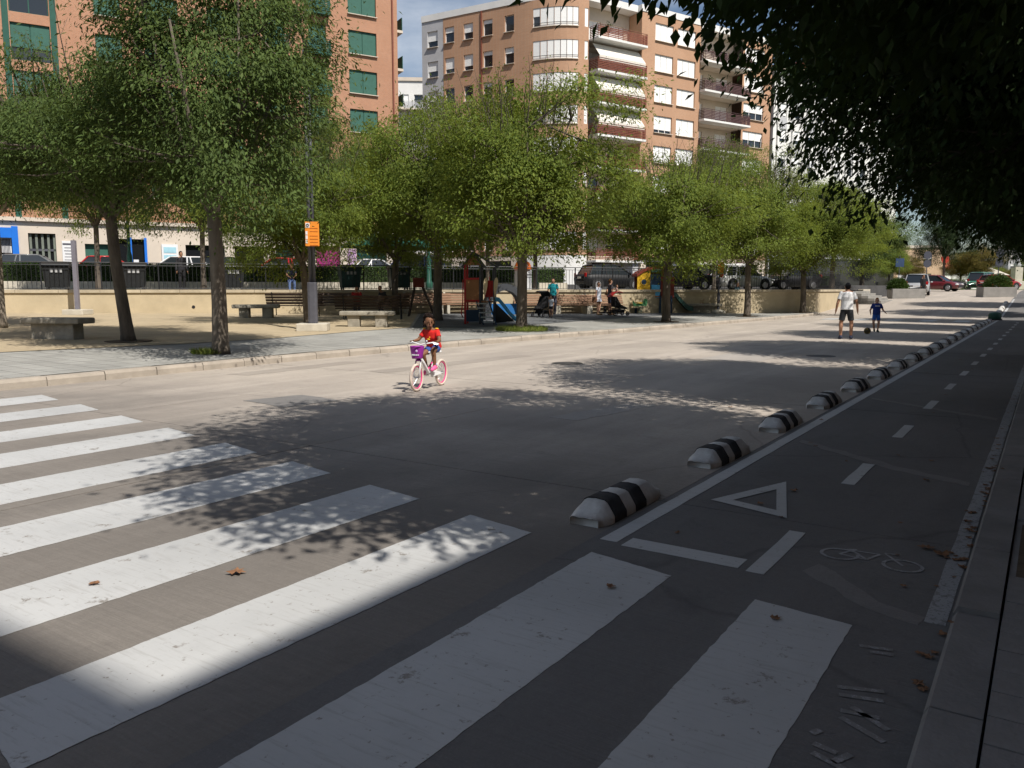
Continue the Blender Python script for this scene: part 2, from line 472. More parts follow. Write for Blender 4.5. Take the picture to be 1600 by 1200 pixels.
# painted markings, each a worn film on the road
def mark(name, poly, m, parent, dz=.004, jit=.0035, step=.05, seed=0):
    r = random.Random(seed + int(abs(poly[0][0]) * 97 + abs(poly[0][1]) * 53))
    out = []
    for (a, b_) in zip(poly, poly[1:] + poly[:1]):
        L = math.hypot(b_[0] - a[0], b_[1] - a[1]); n = max(1, int(L / step))
        for k in range(n):
            t = k / n; j = jit if k else 0
            out.append((a[0] + (b_[0] - a[0]) * t + r.uniform(-j, j), a[1] + (b_[1] - a[1]) * t + r.uniform(-j, j)))
    vs = [S(s, w, gs(s) + dz) for s, w in out]
    lo = [(p[0], p[1], p[2] - .0018) for p in vs]
    n = len(vs)
    b = MB().add(vs + lo, [tuple(range(n))] + [(i, (i + 1) % n, n + (i + 1) % n, n + i) for i in range(n)])
    return b.obj(name, m, parent)
zr = [(3.83, .67, 3.89, 1.14), (3.97, 1.62, 4.08, 2.17), (4.2, 2.67, 4.31, 3.24), (4.44, 3.81, 4.55, 4.42), (4.66, 4.98, 4.80, 5.62),
      (4.88, 6.21, 5.02, 6.88), (5.1, 7.5, 5.22, 8.17), (5.3, 8.78, 5.42, 9.45), (5.52, 10.15, 5.66, 10.85), (5.72, 11.55, 5.86, 12.3)]
for k, (s0, w0, s1, w1) in enumerate(zr):
    L = 3.05
    mark('crosswalk_stripe', [(s0, w0), (s1, w1), (s1 - L - .02 * k, w1 - .02 + .003 * k), (s0 - L - .02 * k, w0 - .0 + .003 * k)], M_white, road, dz=.0032)
# bike lane lines
def line(name, s0, s1, w0, w1, m, par, dz=.0036):
    pts = [s0] + [x for x in (46, 50, 66, 80) if s0 < x < s1] + [s1]
    for a, b_ in zip(pts, pts[1:]): mark(name, [(a, w0), (b_, w0), (b_, w1), (a, w1)], m, par, dz, .004, .3)
line('lane_edge_line', 4.33, 66, 2.13, 2.245, M_white, lane)
s = 4.27
for k in range(19):
    ln = .9
    line('lane_dash', s, s + ln, 1.21, 1.31, M_white, lane); s += 2.45 if k else 2.42
    if s > 45: break
line('stop_line', 4.29, 4.46, 1.36, 2.08, M_white, lane)
line('lane_border_line', 4.06, 44, .31, .40, M_wornwhite, lane)
mark('yield_triangle', [(5.61, 1.99), (6.48, 1.69), (5.44, 1.41), (5.60, 1.50), (6.20, 1.685), (5.70, 1.86)], M_white, lane) if False else None
def ringpoly(name, outer, inner, m, par, dz=.005):
    b = MB(); n = len(outer)
    b.v = [S(s_, w_, dz) for s_, w_ in outer] + [S(s_, w_, dz) for s_, w_ in inner]
    b.f = [(i, (i + 1) % n, n + (i + 1) % n, n + i) for i in range(n)]
    return b.obj(name, m, par)
ringpoly('yield_triangle', [(5.62, 2.0), (6.50, 1.69), (5.44, 1.40)], [(5.70, 1.86), (6.20, 1.683), (5.60, 1.515)], M_white, lane)
# bicycle pictogram, seen lying across the lane
bk = MB()
def stroke(b, pts, wd, dz=.004):
    for (a, c) in zip(pts, pts[1:]):
        L = math.hypot(c[0] - a[0], c[1] - a[1]) or 1; nx, ny = -(c[1] - a[1]) / L * wd / 2, (c[0] - a[0]) / L * wd / 2
        b.add([S(p[0], p[1], dz) for p in ((a[0] + nx, a[1] + ny), (c[0] + nx, c[1] + ny), (c[0] - nx, c[1] - ny), (a[0] - nx, a[1] - ny))], ((0, 1, 2, 3),)); dz += .00005
def circ(c, rs, rw, n=20): return [(c[0] + rs * math.cos(2 * math.pi * i / n), c[1] + rw * math.sin(2 * math.pi * i / n)) for i in range(n + 1)]
bs = lambda a, w: (4.80 + a, w)
stroke(bk, circ((4.86, .94), .10, .10), .02); stroke(bk, circ((4.84, .60), .10, .10), .02)
stroke(bk, [(4.86, .94), (4.84, .79), (4.98, .74), (4.97, .89), (4.86, .94)], .017)
stroke(bk, [(4.97, .89), (4.84, .79)], .017); stroke(bk, [(5.02, .72), (4.84, .60)], .017); stroke(bk, [(5.02, .72), (5.03, .66)], .017); stroke(bk, [(4.97, .92), (5.0, .87)], .02)
bk.obj('bicycle_pictogram', M_wornwhite, lane)
# almost worn away lettering on the lane
wl2 = MB()
rr = random.Random(5)
for (s0, w0, s1, w1) in [(3.62, .60, 3.65, .47), (3.58, .55, 3.60, .46), (3.18, .60, 3.24, .44), (3.12, .58, 3.16, .43), (3.0, .55, 3.02, .42), (3.05, .52, 2.95, .38), (2.95, .54, 2.86, .38), (2.78, .60, 2.82, .58), (2.72, .58, 2.70, .50), (2.66, .57, 2.62, .46), (2.64, .50, 2.72, .46)]:
    stroke(wl2, [(s0, w0), (s1, w1)], .028)
wl2.obj('worn_lettering', M_faint, lane)

M_patch = concrete('patch_concrete', (.40, .37, .335), (.33, .30, .27), (.48, .44, .40), broom=False, patch=.4)
M_patchd = concrete('patch_dark', (.355, .315, .272), (.30, .265, .23), (.42, .375, .325), broom=False, patch=.5)
M_smear = concrete('lane_smear_grey', (.23, .22, .208), (.18, .172, .165), (.27, .26, .245), broom=False, patch=.4)
for poly, m_ in (([(8.2, 4.6), (9.9, 4.3), (10.0, 4.75), (8.25, 5.0)], M_patch), ([(11.0, 10.2), (15.8, 10.0), (15.9, 10.5), (11.1, 10.75)], M_patchd), ([(9.3, 12.0), (12.4, 12.1), (12.3, 12.6), (9.2, 12.5)], M_patchd), ([(17, 5.2), (19.4, 5.0), (19.5, 6.4), (17.2, 6.5)], M_patch), ([(23, 8.5), (29, 8.2), (29, 8.7), (23, 9.1)], M_patchd), ([(7.0, 8.3), (7.9, 8.2), (8.0, 9.1), (7.1, 9.3)], M_smear)):
    mark('repair_patch', poly, m_, road, .0035, .03, .15)
for poly in ([(4.45, 1.05), (4.62, 1.0), (4.20, .62), (4.12, .40), (4.0, .42), (4.1, .68)], [(8.3, 2.05), (8.45, 2.05), (7.6, 1.0), (7.3, .45), (7.15, .45), (7.45, 1.05)], [(12.2, 2.05), (12.35, 2.05), (11.2, .45), (11.0, .45)]):
    mark('lane_smear', poly, M_smear, lane, .0022, .02, .12)
for (s_, w_) in ((19.5, 4.4), (14.6, 8.4)):
    cv = MB().lathe([(.33, -.02), (.33, .0045), (.30, .005), (.29, .002), (.02, .003)], 24).obj('manhole_cover', M_greymetal0, road, loc=S(s_, w_, 0))
# left kerb: stones of about a metre, the paving behind it
KP = [(-45, 13.2), (6, 13.35), (12, 13.55), (20, 13.2), (27, 12.6), (47, 11.5), (50.5, 11.25)]
def kw(s):
    for (a, wa), (b_, wb) in zip(KP, KP[1:]):
        if s <= b_: return wa + (wb - wa) * (s - a) / (b_ - a)
    return KP[-1][1]
kerb = MB(); 
for s in np.arange(-45, 50.6, .95):
    kerb.v += [S(s, kw(s) + .03, -.02), S(s, kw(s) + .2, -.02)]
n2 = len(kerb.v) // 2
kerb.f = [(2 * i, 2 * i + 1, 2 * i + 3, 2 * i + 2) for i in range(n2 - 1)]
kerb = struct(kerb.obj('kerb', M_joint))
s = -20.0
while s < 49:
    s1 = s + .98
    g = .008
    a0, a1 = s + g, s1 - g
    h0, h1 = .15 + gs(a0) * .9, .15 + gs(a1) * .9
    b = MB(); pr = [(0, -.03), (.0, .10), (.025, .15), (.22, .15), (.22, -.03)]; jz = rnd.uniform(-.006, .006); jw = rnd.uniform(-.006, .006)
    vs = [S(a0, kw(a0) + p[0] + jw, p[1] + jz + (h0 - .15)) for p in pr] + [S(a1, kw(a1) + p[0] + jw, p[1] + jz + (h1 - .15)) for p in pr]
    b.add(vs, [(i, (i + 1) % 5, 5 + (i + 1) % 5, 5 + i) for i in range(5)] + [(4, 3, 2, 1, 0), (5, 6, 7, 8, 9)])
    b.obj('kerb_stone', M_kerb, kerb)
    s = s1

# retaining wall line from the left to the plaza corner, then along the street
WA = at(-420, 29.4, 0); WB = Vector((18.1, 48.0, 0))
wdir = (WB - WA).normalized(); wlen = (WB - WA).length
wnor = Vector((wdir.y, -wdir.x, 0))
WC = Vector((*S(58.0, 11.75)[:2], 0)); 
def wpt(t, off=0, z=0): 
    p = WA + wdir * t + wnor * off; return Vector((p.x, p.y, z))
def pzn(x, y): return pz(x, y) - .004
pl = MB()
front = [S(s, kw(s) + .2) for s in np.arange(-45, 50.6, 2.5)]
back = []
for i, p in enumerate(front):
    t = (i / (len(front) - 1)); back.append(wpt(wlen * t, -.1) if True else p)
nrow = 10
for i, (a, b_) in enumerate(zip(front, back)):
    for j in range(nrow + 1):
        t = j / nrow; x, y = a[0] + (b_[0] - a[0]) * t, a[1] + (b_[1] - a[1]) * t
        pl.v.append((x, y, pz(x, y)))
for i in range(len(front) - 1):
    for j in range(nrow): pl.f.append((i * (nrow + 1) + j, i * (nrow + 1) + j + 1, (i + 1) * (nrow + 1) + j + 1, (i + 1) * (nrow + 1) + j))
# paving texture: rows of small pavers
m = M_pave; n_, l_ = m.node_tree.nodes, m.node_tree.links
vv = street_vec(n_, l_)
bt = n_.new('ShaderNodeTexBrick'); bt.inputs['Scale'].default_value = 1.0; bt.inputs['Brick Width'].default_value = .4; bt.inputs['Row Height'].default_value = .4
bt.inputs['Mortar Size'].default_value = .012; bt.offset = 0.0
bt.inputs['Color1'].default_value = (1, 1, 1, 1); bt.inputs['Color2'].default_value = (.86, .86, .86, 1); bt.inputs['Mortar'].default_value = (.5, .5, .5, 1)
l_.new(vv, bt.inputs['Vector'])
bs_ = n_['Principled BSDF'].inputs['Base Color']; src = bs_.links[0].from_socket
mu = n_.new('ShaderNodeMix'); mu.data_type = 'RGBA'; mu.blend_type = 'MULTIPLY'; mu.inputs['Factor'].default_value = 1
l_.new(src, mu.inputs['A']); l_.new(bt.outputs['Color'], mu.inputs['B']); l_.new(mu.outputs['Result'], bs_)
struct(pl.obj('plaza_pavement', M_pave))
def lay(name, edge, t0, t1, m, dz):
    bk_ = [wpt(t0 + (t1 - t0) * i / (len(edge) - 1), .02) for i in range(len(edge))]
    b = MB()
    for a, c in zip(edge, bk_):
        for j in range(9):
            t = j / 8; x, y = a[0] + (c[0] - a[0]) * t, a[1] + (c[1] - a[1]) * t; b.v.append((x, y, pz(x, y) + dz))
    b.f = [(i * 9 + j, i * 9 + j + 1, (i + 1) * 9 + j + 1, (i + 1) * 9 + j) for i in range(len(edge) - 1) for j in range(8)]
    return struct(b.obj(name, m))
def tw(u, v=487):                                     # distance along the wall for a bearing
    a = Vector(((u - 800) / 1250 / .993, 1)); 
    den = wdir.x - a.x * wdir.y
    return (a.x * WA.y - WA.x) / den
ed = [spot(u, v, pz) for u, v in ((-420, 572), (-150, 560), (0, 551), (150, 544), (300, 537), (440, 528), (560, 518), (640, 512))]
lay('sand_area', ed, 0.2, tw(655), M_sand, .012)
ed2 = [spot(u, v, pz) for u, v in ((644, 512), (740, 512), (830, 508), (940, 499), (1040, 493), (1110, 489.5))]
lay('playground_surface', ed2, tw(660), tw(1125), M_rubber, .014)

# upper walk and cross street
up_pts = [wpt(-30, .0), wpt(0, -.2), wpt(wlen, -.2), WC, Vector((*S(95, 11.75)[:2], 0)), Vector((*S(95, 60)[:2], 0)), Vector((-60, 130, 0)), Vector((-150, 60, 0))]
struct(sheet('upper_pavement', [(p.x, p.y, UP - .01) for p in up_pts], M_upper))
FE = Vector((.866, .5, 0)); FN = Vector((.5, -.866, 0))
hb = wpt(0, -6.5); 
def hpt(t, off=0, z=0):
    p = WA + wnor * -6.0 + wdir * t + wnor * off; return Vector((p.x, p.y, z))
street_pts = [hpt(-25, -1.4), hpt(wlen + 3, -1.4), Vector((33, 66, 0)), Vector((62, 120, 0)), Vector((-60, 160, 0)), Vector((-140, 40, 0))]
struct(MB().prism([(p.x, p.y) for p in street_pts], .6, ST).obj('cross_street', M_asphalt))

# retaining wall
wt = thing('retaining_wall', 'ochre rendered retaining wall with stone coping behind the plaza', 'wall', wpt(0))
o0 = wpt(0)
def wl_seg(a, b_, name, z0a, z0b, z1, th, m, off=0.0):
    a, b_ = Vector(a), Vector(b_); d = (b_ - a); d.z = 0; d.normalize(); nn = Vector((d.y, -d.x, 0))
    vs = []
    for p, zb in ((a, z0a), (b_, z0b)):
        for q in ((off, zb), (off, z1), (off - th, z1), (off - th, zb)):
            vs.append(Vector((p.x + nn.x * q[0], p.y + nn.y * q[0], q[1])) - o0)
    return MB().add(vs, ((0, 1, 2, 3), (7, 6, 5, 4), (0, 4, 5, 1), (1, 5, 6, 2), (2, 6, 7, 3), (3, 7, 4, 0))).obj(name, m, wt)
nseg = 12
for k in range(nseg):
    a, b_ = wpt(wlen * k / nseg), wpt(wlen * (k + 1) / nseg)
    wl_seg(a, b_, 'wall_panel', pz(a.x, a.y) - .1, pz(b_.x, b_.y) - .1, UP - .10, .35, M_ochre)
wl_seg(WB + wdir * -.0, WC, 'wall_panel', .0, .35, UP - .10, .35, M_ochre)
k = 0.0
while k < wlen - .2:
    e = min(wlen + .05, k + 1.55)
    wl_seg(wpt(k + .006), wpt(e - .006), 'coping_stone', UP - .097, UP - .097, UP + .035 + rnd.uniform(-.004, .004), .5, M_coping, .07)
    k = e
wl_seg(WB, WC, 'coping_stone', UP - .094, UP - .094, UP + .04, .5, M_coping, .07)
mb = MB(); q = wpt(tw(308)) + wnor * .005; mb.lathe([(.07, 0), (.07, .01)], 12); 
h_ = mb.obj('drain_hole', M_blackmetal, wt, loc=(q.x - o0.x, q.y - o0.y, .78)); h_.rotation_euler = (math.pi / 2, 0, math.atan2(wdir.y, wdir.x))

# steps up at the end of the wall
st_ = thing('stone_steps', 'pale grey stone steps rising beyond the end of the ochre wall', 'steps', S(61, 11.6, .6))
o1 = Vector(S(61, 11.6, .6))
for k in range(5):
    z1 = .78 + .16 * k
    b = MB(); w0 = 9.6 + .42 * k
    p = [S(59.2, w0), S(64.5, w0), S(64.5, 14.5), S(59.2, 14.5)]
    b.add([Vector((x[0], x[1], .3)) - o1 for x in p] + [Vector((x[0], x[1], z1)) - o1 for x in p], ((4, 5, 6, 7), (0, 1, 5, 4), (1, 2, 6, 5), (2, 3, 7, 6), (3, 0, 4, 7)))
    b.obj('step', M_conc0, st_, bevel=.012)
wl2_ = thing('low_wall', 'low grey wall holding the upper walk beyond the steps', 'wall', S(65, 11.75, .7))
b = MB(); o2 = Vector(S(65, 11.75, .7)); p = [S(64.6, 11.75), S(94, 11.75), S(94, 12.1), S(64.6, 12.1)]
b.add([Vector((x[0], x[1], .5)) - o2 for x in p] + [Vector((x[0], x[1], 1.56)) - o2 for x in p], ((4, 5, 6, 7), (0, 1, 5, 4), (1, 2, 6, 5), (2, 3, 7, 6), (3, 0, 4, 7)))
b.obj('wall_body', M_limestone, wl2_)

# railing on the wall
rl = thing('railing', 'black iron railing of upright bars along the top of the ochre wall', 'railing', wpt(0, -.35, UP))
orl = wpt(0, -.35, UP); HR = 1.18
rb = MB().tube([(0, 0, .06), (0, 0, HR - .12)], .011, 6).mesh('bar'); rb.materials.append(M_blackmetal)
pb = MB().box((0, 0, HR / 2), (.05, .05, HR)).mesh('post'); pb.materials.append(M_blackmetal)
ra = math.atan2(wdir.y, wdir.x)
t = tw(-25)
nb = 0
while t < wlen - .1:
    p = wdir * t
    if nb % 13 == 0: mkobj('post', pb, None, rl, loc=p, rz=ra)
    else: mkobj('bar', rb, None, rl, loc=p, rz=ra)
    t += .172; nb += 1
for z, r_ in ((.09, .014), (HR - .12, .014), (HR, .024)):
    MB().tube([wdir * tw(-60) + Vector((0, 0, z)), wdir * wlen + Vector((0, 0, z))], r_, 6).obj('rail', M_blackmetal, rl)
d2 = (WC - WB).normalized()
for i, z in enumerate((.09, HR - .12, HR)):
    MB().tube([wdir * wlen + Vector((0, 0, z)), wdir * wlen + d2 * (WC - WB).length + Vector((0, 0, z))], (.014, .014, .024)[i], 6).obj('rail', M_blackmetal, rl)
for k in range(1, int((WC - WB).length / .172)):
    p = wdir * wlen + d2 * (k * .172); mkobj('bar', rb, None, rl, loc=p, rz=ra)

# leaves: a cloud of small folded blades, built with numpy
def leaf_mesh(name, P, A, Nn, L, Wd):
    n = len(P)
    A = A / np.linalg.norm(A, axis=1, keepdims=True)
    B = np.cross(Nn, A); B /= np.linalg.norm(B, axis=1, keepdims=True) + 1e-9
    C = np.cross(A, B)
    L = L[:, None]; Wd = Wd[:, None]
    base = P; tip = P + A * L
    mid = P + A * L * .45
    l_ = mid + B * Wd * .5 + C * Wd * .16
    r_ = mid - B * Wd * .5 + C * Wd * .16
    V = np.stack([base, l_, tip, r_], 1).reshape(-1, 3).astype(np.float32)
    idx = np.arange(n)[:, None] * 4
    F = np.concatenate([idx + np.array([[0, 2, 1]]), idx + np.array([[0, 3, 2]])], 1).reshape(-1).astype(np.int32)
    me = bpy.data.meshes.new(name)
    me.vertices.add(4 * n); me.vertices.foreach_set('co', V.reshape(-1))
    me.loops.add(6 * n); me.loops.foreach_set('vertex_index', F)
    me.polygons.add(2 * n); me.polygons.foreach_set('loop_start', np.arange(0, 6 * n, 3, dtype=np.int32))
    me.polygons.foreach_set('loop_total', np.full(2 * n, 3, dtype=np.int32))
    me.update(); me.validate()
    return me
def box_leaves(name, n, x0, x1, y0, y1, z0, z1, L, seed, rough=.08):
    g = np.random.default_rng(seed)
    P = np.stack([g.uniform(x0, x1, n), g.uniform(y0, y1, n), g.uniform(z0, z1, n)], 1)
    f = g.integers(0, 3, n)
    k = f == 0; P[k, 1] = y0 + np.abs(g.normal(0, rough, k.sum()))
    k = f == 1; P[k, 2] = z1 - np.abs(g.normal(0, rough, k.sum()))
    P += g.normal(0, .02, P.shape)
    A = g.normal(0, 1, (n, 3)); Nn = g.normal(0, .7, (n, 3)) + np.array([0, -.6, .8])
    return leaf_mesh(name, P, A, Nn, g.uniform(.7, 1.2, n) * L, g.uniform(.5, .7, n) * L)

# clipped hedge in a raised pale bed between the walk and the cross street
hd = thing('hedge', 'long clipped green hedge in a pale raised bed behind the black railing', 'hedge', hpt(0, 0, UP), math.atan2(wdir.y, wdir.x))
HL = tw(952)
MB().box((HL / 2, .1, .2), (HL, 1.5, .45)).obj('planting_bed', M_limestone, hd)
MB().box((HL / 2, .1, .78), (HL - .2, .85, .74)).obj('twig_core', mat('hedge_core', (.02, .03, .012), .95), hd)
for k in range(4):
    mkobj('hedge_foliage', box_leaves('hedge_foliage', 16000, HL * k / 4, HL * (k + 1) / 4, -.38, .58, .40, 1.26, .085, 40 + k), M_leafH, hd)
hd2 = thing('hedge', 'dark low hedge on the upper walk above the stone steps', 'hedge', S(66, 14.5, UP), ANG * 0 + math.atan2(N[1], N[0]))
mkobj('hedge_foliage', box_leaves('hedge_foliage', 9000, 0, 9, -.6, .5, 0, 1.0, .12, 55), M_leafH, hd2)
MB().box((4.5, 0, .45), (8.8, .7, .8)).obj('twig_core', MATS['hedge_core'], hd2)

# right-hand kerb, pavement and its small tiles
rk = struct(strip('pavement', -7.0, .09, [-45, 46, 50, 58, 66, 73, 80, 92, 130], .112, M_paver))
rkb = MB()
s = -12.0
krb = struct(strip('gutter', .10, .30, [-45, 46, 50, 66, 80, 92, 130], -.008, M_joint)); krb.name = 'kerb'
while s < 60:
    s1 = s + 1.0; a0, a1 = s + .006, s1 - .006; pr = [(.285, -.03), (.28, .09), (.262, .13), (.10, .13), (.10, -.03)]
    dp = 1.0 if s > 3 or s < 0 else .82
    vs = [S(a0, p[0], p[1] * (dp if p[1] > 0 else 1) + gs(a0)) for p in pr] + [S(a1, p[0], p[1] * (dp if p[1] > 0 else 1) + gs(a1)) for p in pr]
    MB().add(vs, [(i, (i + 1) % 5, 5 + (i + 1) % 5, 5 + i) for i in range(5)] + [(4, 3, 2, 1, 0), (5, 6, 7, 8, 9)]).obj('kerb_stone', M_kerbgrey, krb)
    s = s1
tl = MB().box((0, 0, 0), (.194, .194, .03)).mesh('paving_tile'); tl.materials.append(M_paver)
TREES_R = [-6.5] + [5.15 + 7.65 * k for k in range(9)]
def in_pit(s, w): return any(abs(s - t) < .62 for t in TREES_R) and -1.02 < w < .08
for i in range(56):
    for j in range(5):
        s_, w_ = 1.1 + .2 * i, -.01 - .2 * j
        if in_pit(s_, w_): continue
        o = mkobj('paving_tile', tl, None, rk, loc=S(s_, w_, .112 + rnd.uniform(-.002, .002))); o.rotation_euler = (0, 0, math.atan2(D[1], D[0]))
for t in TREES_R:
    if t < 50:
        p = [S(t - .55, -1.0), S(t + .55, -1.0), S(t + .55, .06), S(t - .55, .06)]
        struct(sheet('tree_pit', [(x[0], x[1], .118 + gs(t)) for x in p], M_soil))

# ================================================================== TREES
def crown_parts(seed, Rh, z0, z1, zf, nclump, nleaf, L, sig=(.34, .24), wisp=24, droop=.7, trunk_r=.17, lean=(0, 0), wfac=.42, lump=.2, nlimb=8, bias=2.4, flat=0.0, shift=(0, 0)):
    g = np.random.default_rng(seed)
    zc = z0 + (z1 - z0) * .45; hz_up = z1 - zc; hz_dn = zc - z0
    ph = g.uniform(0, 6.28, 6)
    cl = []
    while len(cl) < nclump:
        d = g.normal(0, 1, 3); d /= np.linalg.norm(d)
        az = math.atan2(d[1], d[0])
        k = 1 + lump * (math.sin(2 * az + ph[0]) * .5 + math.sin(3 * az + ph[1] + 2 * d[2]) * .5 + math.sin(5 * d[2] + ph[2]) * .5 + math.sin(5 * az + ph[3]) * .35)
        r = g.uniform(0, 1) ** (1 / bias) * k
        if flat and d[2] < 0: d[:2] *= 1 + flat * abs(d[2])
        p = np.array([d[0] * Rh * r, d[1] * Rh * r, zc + d[2] * r * (hz_up if d[2] > 0 else hz_dn)])
        cl.append(p)
    cl = np.array(cl); cl[:, 0] += shift[0]; cl[:, 1] += shift[1]
    dens = g.uniform(.25, 1.45, nclump) if lump > .2 else g.uniform(.6, 1.25, nclump); cnt = np.maximum(8, (dens * nleaf)).astype(int)
    idx = np.repeat(np.arange(nclump), cnt); n = len(idx)
    off = g.normal(0, 1, (n, 3)) * np.array([sig[0], sig[0], sig[1]])
    P = cl[idx] + off
    P[:, 2] -= .25 * (off[:, 0] ** 2 + off[:, 1] ** 2)
    out = P.copy(); out[:, 2] = 0; out /= np.linalg.norm(out, axis=1, keepdims=True) + .3
    A = out * .7 + g.normal(0, .55, (n, 3)) + np.array([0, 0, -droop])
    Nn = out * .5 + g.normal(0, .3, (n, 3)) + np.array([0, 0, .8])
    Ls = g.uniform(.65, 1.25, n) * L
    tk = MB()
    base = Vector((0, 0, 0)); top = Vector((lean[0], lean[1], zf))
    pts = [base.lerp(top, t) + Vector((.05 * math.sin(4 * t + seed), .05 * math.cos(3 * t + seed), 0)) * t for t in (0, .06, .15, .35, .6, .85, 1)]
    tk.tube(pts, [trunk_r * x for x in (1.28, 1.1, 1, .93, .88, .86, .8)], 12)
    pal = cl[g.permutation(nclump)]
    limb_pts = []
    for k in range(nlimb):
        az = 2 * math.pi * (k + g.uniform(-.3, .3)) / nlimb
        e = Vector((math.cos(az) * Rh * g.uniform(.4, .62), math.sin(az) * Rh * g.uniform(.4, .62), zf + (z1 - zf) * g.uniform(.35, .75)))
        a = pts[-1] - Vector((0, 0, g.uniform(0, .35)))
        c = a.lerp(e, .45) + Vector((0, 0, -.15 * (e.z - a.z)))
        lp = [a, a.lerp(c, .5), c, c.lerp(e, .5) + Vector(g.normal(0, .08, 3)), e]
        tk.tube(lp, [trunk_r * x for x in (.5, .42, .34, .25, .14)], 7)
        limb_pts += lp[1:]
    for p in pal[:min(110, nclump)]:
        p = Vector(p); b = min(limb_pts, key=lambda q: (q - p).length + (0.6 if q.z > p.z else 0))
        if (b - p).length > 2.6: continue
        mid = b.lerp(p, .5) + Vector((0, 0, -.08))
        tk.tube([b, mid, p], [.028, .018, .007], 4, False)
    tw_ = []
    for k in range(wisp):
        az = g.uniform(0, 6.28); rr_ = Rh * math.sqrt(g.uniform(0, .6))
        b = Vector((rr_ * math.cos(az), rr_ * math.sin(az), zc + hz_up * .55 * math.sqrt(max(.05, 1 - (rr_ / Rh) ** 2))))
        e = b + Vector((math.cos(az) * .35, math.sin(az) * .35, 1)) * g.uniform(.8, 1.9)
        m_ = b.lerp(e, .5) + Vector(g.normal(0, .06, 3))
        tk.tube([b, m_, e], [.016, .010, .004], 4, False)
        for q in range(3):
            a = b.lerp(e, g.uniform(.3, .9)); tk.tube([a, a + Vector((*g.normal(0, .25, 2), g.uniform(.15, .5)))], [.006, .003], 3, False)
        nn_ = int(g.uniform(10, 45)); tt = g.uniform(.1, 1.0, nn_)[:, None]
        tw_.append(np.array(b)[None] + (np.array(e) - np.array(b))[None] * tt + g.normal(0, .10, (nn_, 3)))
    if tw_:
        Q = np.concatenate(tw_); k = len(Q)
        P = np.concatenate([P, Q]); A = np.concatenate([A, g.normal(0, .5, (k, 3)) + np.array([0, 0, -.5])]); Nn = np.concatenate([Nn, g.normal(0, .6, (k, 3)) + np.array([0, 0, .7])]); Ls = np.concatenate([Ls, g.uniform(.6, 1.0, k) * L])
    lm = leaf_mesh('crown', P, A, Nn, Ls, Ls * wfac * g.uniform(.8, 1.2, len(Ls)))
    tm = tk.mesh('trunk', True)
    return tm, lm
def tree(name, label, var, loc, rz, sc, lm, bm, group):
    t = thing(name, label, 'tree', loc, rz, group)
    t.scale = sc if hasattr(sc, '__len__') else (sc,) * 3
    tmesh, lmesh = var
    key = (tmesh.name, bm.name)
    for nm, me, m in (('trunk', tmesh, bm), ('crown', lmesh, lm)):
        o = bpy.data.objects.new(nm, me); col.objects.link(o); o.parent = t
        if not me.materials: me.materials.append(m)
        elif me.materials[0] != m:
            o.material_slots[0].link = 'OBJECT'; o.material_slots[0].material = m
    return t
VA = crown_parts(11, 3.3, 2.5, 7.5, 2.9, 210, 370, .118, sig=(.33, .2), bias=2.6, lump=.32, wisp=60)
VB = crown_parts(12, 3.45, 2.3, 6.9, 2.6, 210, 370, .118, sig=(.33, .2), lump=.34, bias=2.6, wisp=55)
VC = crown_parts(13, 3.25, 2.45, 7.9, 2.8, 220, 370, .118, sig=(.33, .2), lump=.32, wisp=70, bias=2.6)
VD = crown_parts(14, 2.95, 2.9, 9.4, 3.2, 240, 400, .108, sig=(.34, .21), wisp=40, trunk_r=.165, bias=2.6, lump=.3, wfac=.36)
VE = crown_parts(15, 3.0, 3.3, 6.5, 3.3, 180, 360, .108, sig=(.34, .2), wisp=30, bias=2.6, lump=.3, wfac=.36, trunk_r=.15)
GP = 'trees of the plaza'
def plz(u, v): return spot(u, v, pz)
tree('plaza_tree', 'big dark green tree with pale lower trunk by the kerb, left of the lamp post', VD, plz(345, 553), 1.0, 1.0, M_leafD, M_barkmid, GP)
t0 = tree('plaza_tree', 'leaning dark trunked tree beside the stone bench', VE, plz(201, 534), 2.2, (1.0, 1.0, 1.0), M_leafD, M_bark, GP); t0.rotation_euler = (R(1), R(-4.5), 2.2 * 0)
tree('plaza_tree', 'tree at the left edge of the picture, left of the stone bench', VE, plz(2, 513), 3.9, (1.0, 1.0, 1.05), M_leafD, M_barkpale, GP)
t2 = tree('plaza_tree', 'slender leaning tree just left of the tall lamp post', VB, plz(482, 506), .4, (.85, .85, .92), M_leafA, M_bark, GP); t2.rotation_euler = (0, R(-4), .4)
tree('plaza_tree', 'tree standing behind the wooden benches, left of the wooden swing frame', VC, plz(618, 492), 2.6, (.95, .95, .97), M_leafA, M_bark, GP)
tree('plaza_tree', 'tree rising behind the cycling girl, left of the play tower', VA, plz(684, 501), 5.1, (1.1, 1.1, 1.1), M_leafA, M_bark, GP)
tree('plaza_tree', 'tree with a tuft of grass at its foot right of the blue slide', VC, plz(815, 517), .9, (1.08, 1.08, 1.0), M_leafA, M_bark, GP)
tree('plaza_tree', 'tree with thick trunk in front of the yellow play house', VB, plz(1041, 503), 1.7, (1.08, 1.08, 1.03), M_leafA, M_bark, GP)
tree('plaza_tree', 'tree by the kerb next to the orange signed post', VA, plz(1167, 495), 3.3, (.97, .97, 1.0), M_leafA, M_bark, GP)
tree('plaza_tree', 'last plaza tree, in front of the corner of the ochre wall', VC, plz(1254, 489), 4.6, (1.0, 1.0, .92), M_leafA, M_bark, GP)
tree('street_tree', 'tree beyond the wall corner behind the man in white shirt', VA, Vector((*S(60, 13.0)[:2], UP)), .3, (1.1, 1.1, .95), M_leafA, M_bark, 'trees on the upper walk')
